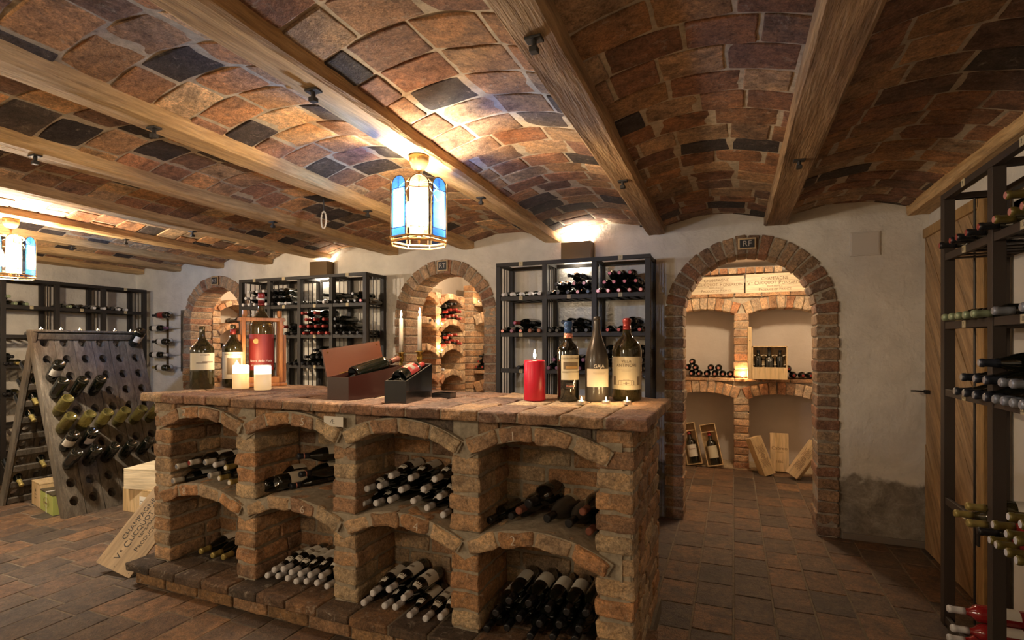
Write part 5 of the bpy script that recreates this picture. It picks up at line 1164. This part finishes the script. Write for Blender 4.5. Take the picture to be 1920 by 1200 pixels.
# ================================================================== FLOOR OBJECTS
A_ = Vector((-3.222, 1.995, .003)); B_ = Vector((-3.500, 1.978, .060)); e1 = (A_-B_).normalized(); e2 = Vector((.10, .28, .328)); e2 = (e2-e1*e2.dot(e1)).normalized()
n_ = e1.cross(e2).normalized()
mB = Matrix((e1, e2, n_)).transposed().to_4x4(); mB.translation = B_
vb_ = thing('champagne_crate_panel', 'champagne crate panel with black lettering leaning beside the counter end', 'panel', mx=mB); WB = (A_-B_).length  # loose panel of a champagne crate
MB().bbox((0, 0, -.009), (WB, .50, 0), .001).build('board', 'pine_board', vb_)
BRD = lambda a: (lambda x, u: frame((a-u, x, .0008), (0, 1, 0), (-1, 0, 0)))
for a_, x0_, segs in ((.078, .165, [('CHAMPAGNE', .048, 0)]), (.135, .055, VCP(1.0)), (.166, .205, [('REIMS-FRANCE', .027, 0)]), (.212, .135, [('P', .046, 0), ('RODUCE OF', .035, 0), (' ', .05, 0), ('F', .046, 0), ('RANCE', .035, 0)])):
    run_text(segs, 'ink', vb_, (lambda a, x0: (lambda x, u: BRD(a)(x+x0, u)))(a_, x0_), align='LEFT')
b = MB()
for (x, y) in ((.02, .02), (.14, .02), (.26, .02), (.02, .05)): b.lathe([(0, .0006), (.0025, .0006), (.002, .0012), (0, .0014)], 6, 0, T((x, y, 0)))
b.build('nail', 'iron', vb_)
def wbox(name, label, a, c, m_, rz=0, group=None, lidm=None):
    o = thing(name, label, 'box', ((a[0]+c[0])/2, (a[1]+c[1])/2, a[2]), group, rz); hx, hy, hz = (c[0]-a[0])/2, (c[1]-a[1])/2, c[2]-a[2]
    MB().bbox((-hx, -hy, 0), (hx, hy, hz-.012), .002).build('case', m_, o); MB().bbox((-hx-.001, -hy-.001, hz-.011), (hx+.001, hy+.001, hz), .002).build('lid', lidm or m_, o); return o, hx, hy, hz
o, hx, hy, hz = wbox('wine_crate', 'lower wooden crate with a white sticker stacked behind the leaning panel', (-4.60, 2.80, 0), (-4.22, 3.12, .195), 'pine', 0)
MB().bbox((.02, -hy-.0015, .02), (.12, -hy, .14), .0003).build('sticker', 'paper', o)
for k in range(4): text(['Bordeaux 2005', '12 bt', 'Cellar stock', 'Italy'][k], .014, 'ink', o, FRONT(.07, -hy-.0022, .12-.025*k)) if k in (1,) else None
b = MB()
for k in range(4): b.box((.03, -hy-.002, .04+.02*k), (.11-.01*(k % 2), -hy-.0014, .046+.02*k))
b.build('sticker_print', 'ink_soft', o)
o, hx, hy, hz = wbox('wine_crate', 'upper pale wooden crate, turned slightly, stacked on the crate with the sticker', (-4.56, 2.80, .196), (-4.16, 3.10, .36), 'pine_pale', R(14))
o, hx, hy, hz = wbox('wine_box', 'lime green carton with brown lid tied with white string under the riddling rack', (-5.25, 2.53, 0), (-4.93, 2.80, .165), 'green_card', R(-13), lidm='brown_card')
b = MB(); b.bbox((-.006, -hy-.0025, 0), (.006, hy, .168), .0005); b.build('string', 'paper', o); 
b = MB(); b.tube([(.055*math.cos(a)*1.3, -hy-.002, .08+.042*math.sin(a)) for a in [2*math.pi*k/24 for k in range(24)]], .001, 4, closed=True); b.build('ring_print', 'brand', o); text('Gaia Barbaresco' if False else 'Giacosa', .026, 'brand', o, FRONT(0, -hy-.003, .078))
o, hx, hy, hz = wbox('wine_crate', 'brown wooden crate with a small stamped crest beside the lime green carton', (-5.50, 2.60, 0), (-5.27, 2.86, .20), 'pine', R(-13))
b = MB(); b.lathe([(0, 0), (.008, .004), (.009, .014), (0, .026)], 8, 0, T((0, -hy-.001, .12)) @ Matrix.Scale(.1, 4, (0, 1, 0))); b.build('crest', 'ink', o); text('CHATEAU', .012, 'brand', o, FRONT(0, -hy-.0012, .10)); text('GRAND VIN', .009, 'brand', o, FRONT(0, -hy-.0012, .07))
o = leaning('wooden_board', 'wide wooden crate lid standing upright behind the crested crate', 'board', (-5.30, 2.90, .002), 0, 0, 0, 0, -8, -13); MB().bbox((-.23, 0, 0), (.23, .012, .27), .001).build('board', 'pine', o)
bottle('dark_plain', (-5.0, 2.62, .21), (.9, -.25, .0), 'dark bottle lying on top of the lime green carton')
bottle('redlabel', (-5.69, 2.72, .09), (.15, -.3, .1), 'small red-labelled bottle on the floor at the rear foot of the riddling rack')
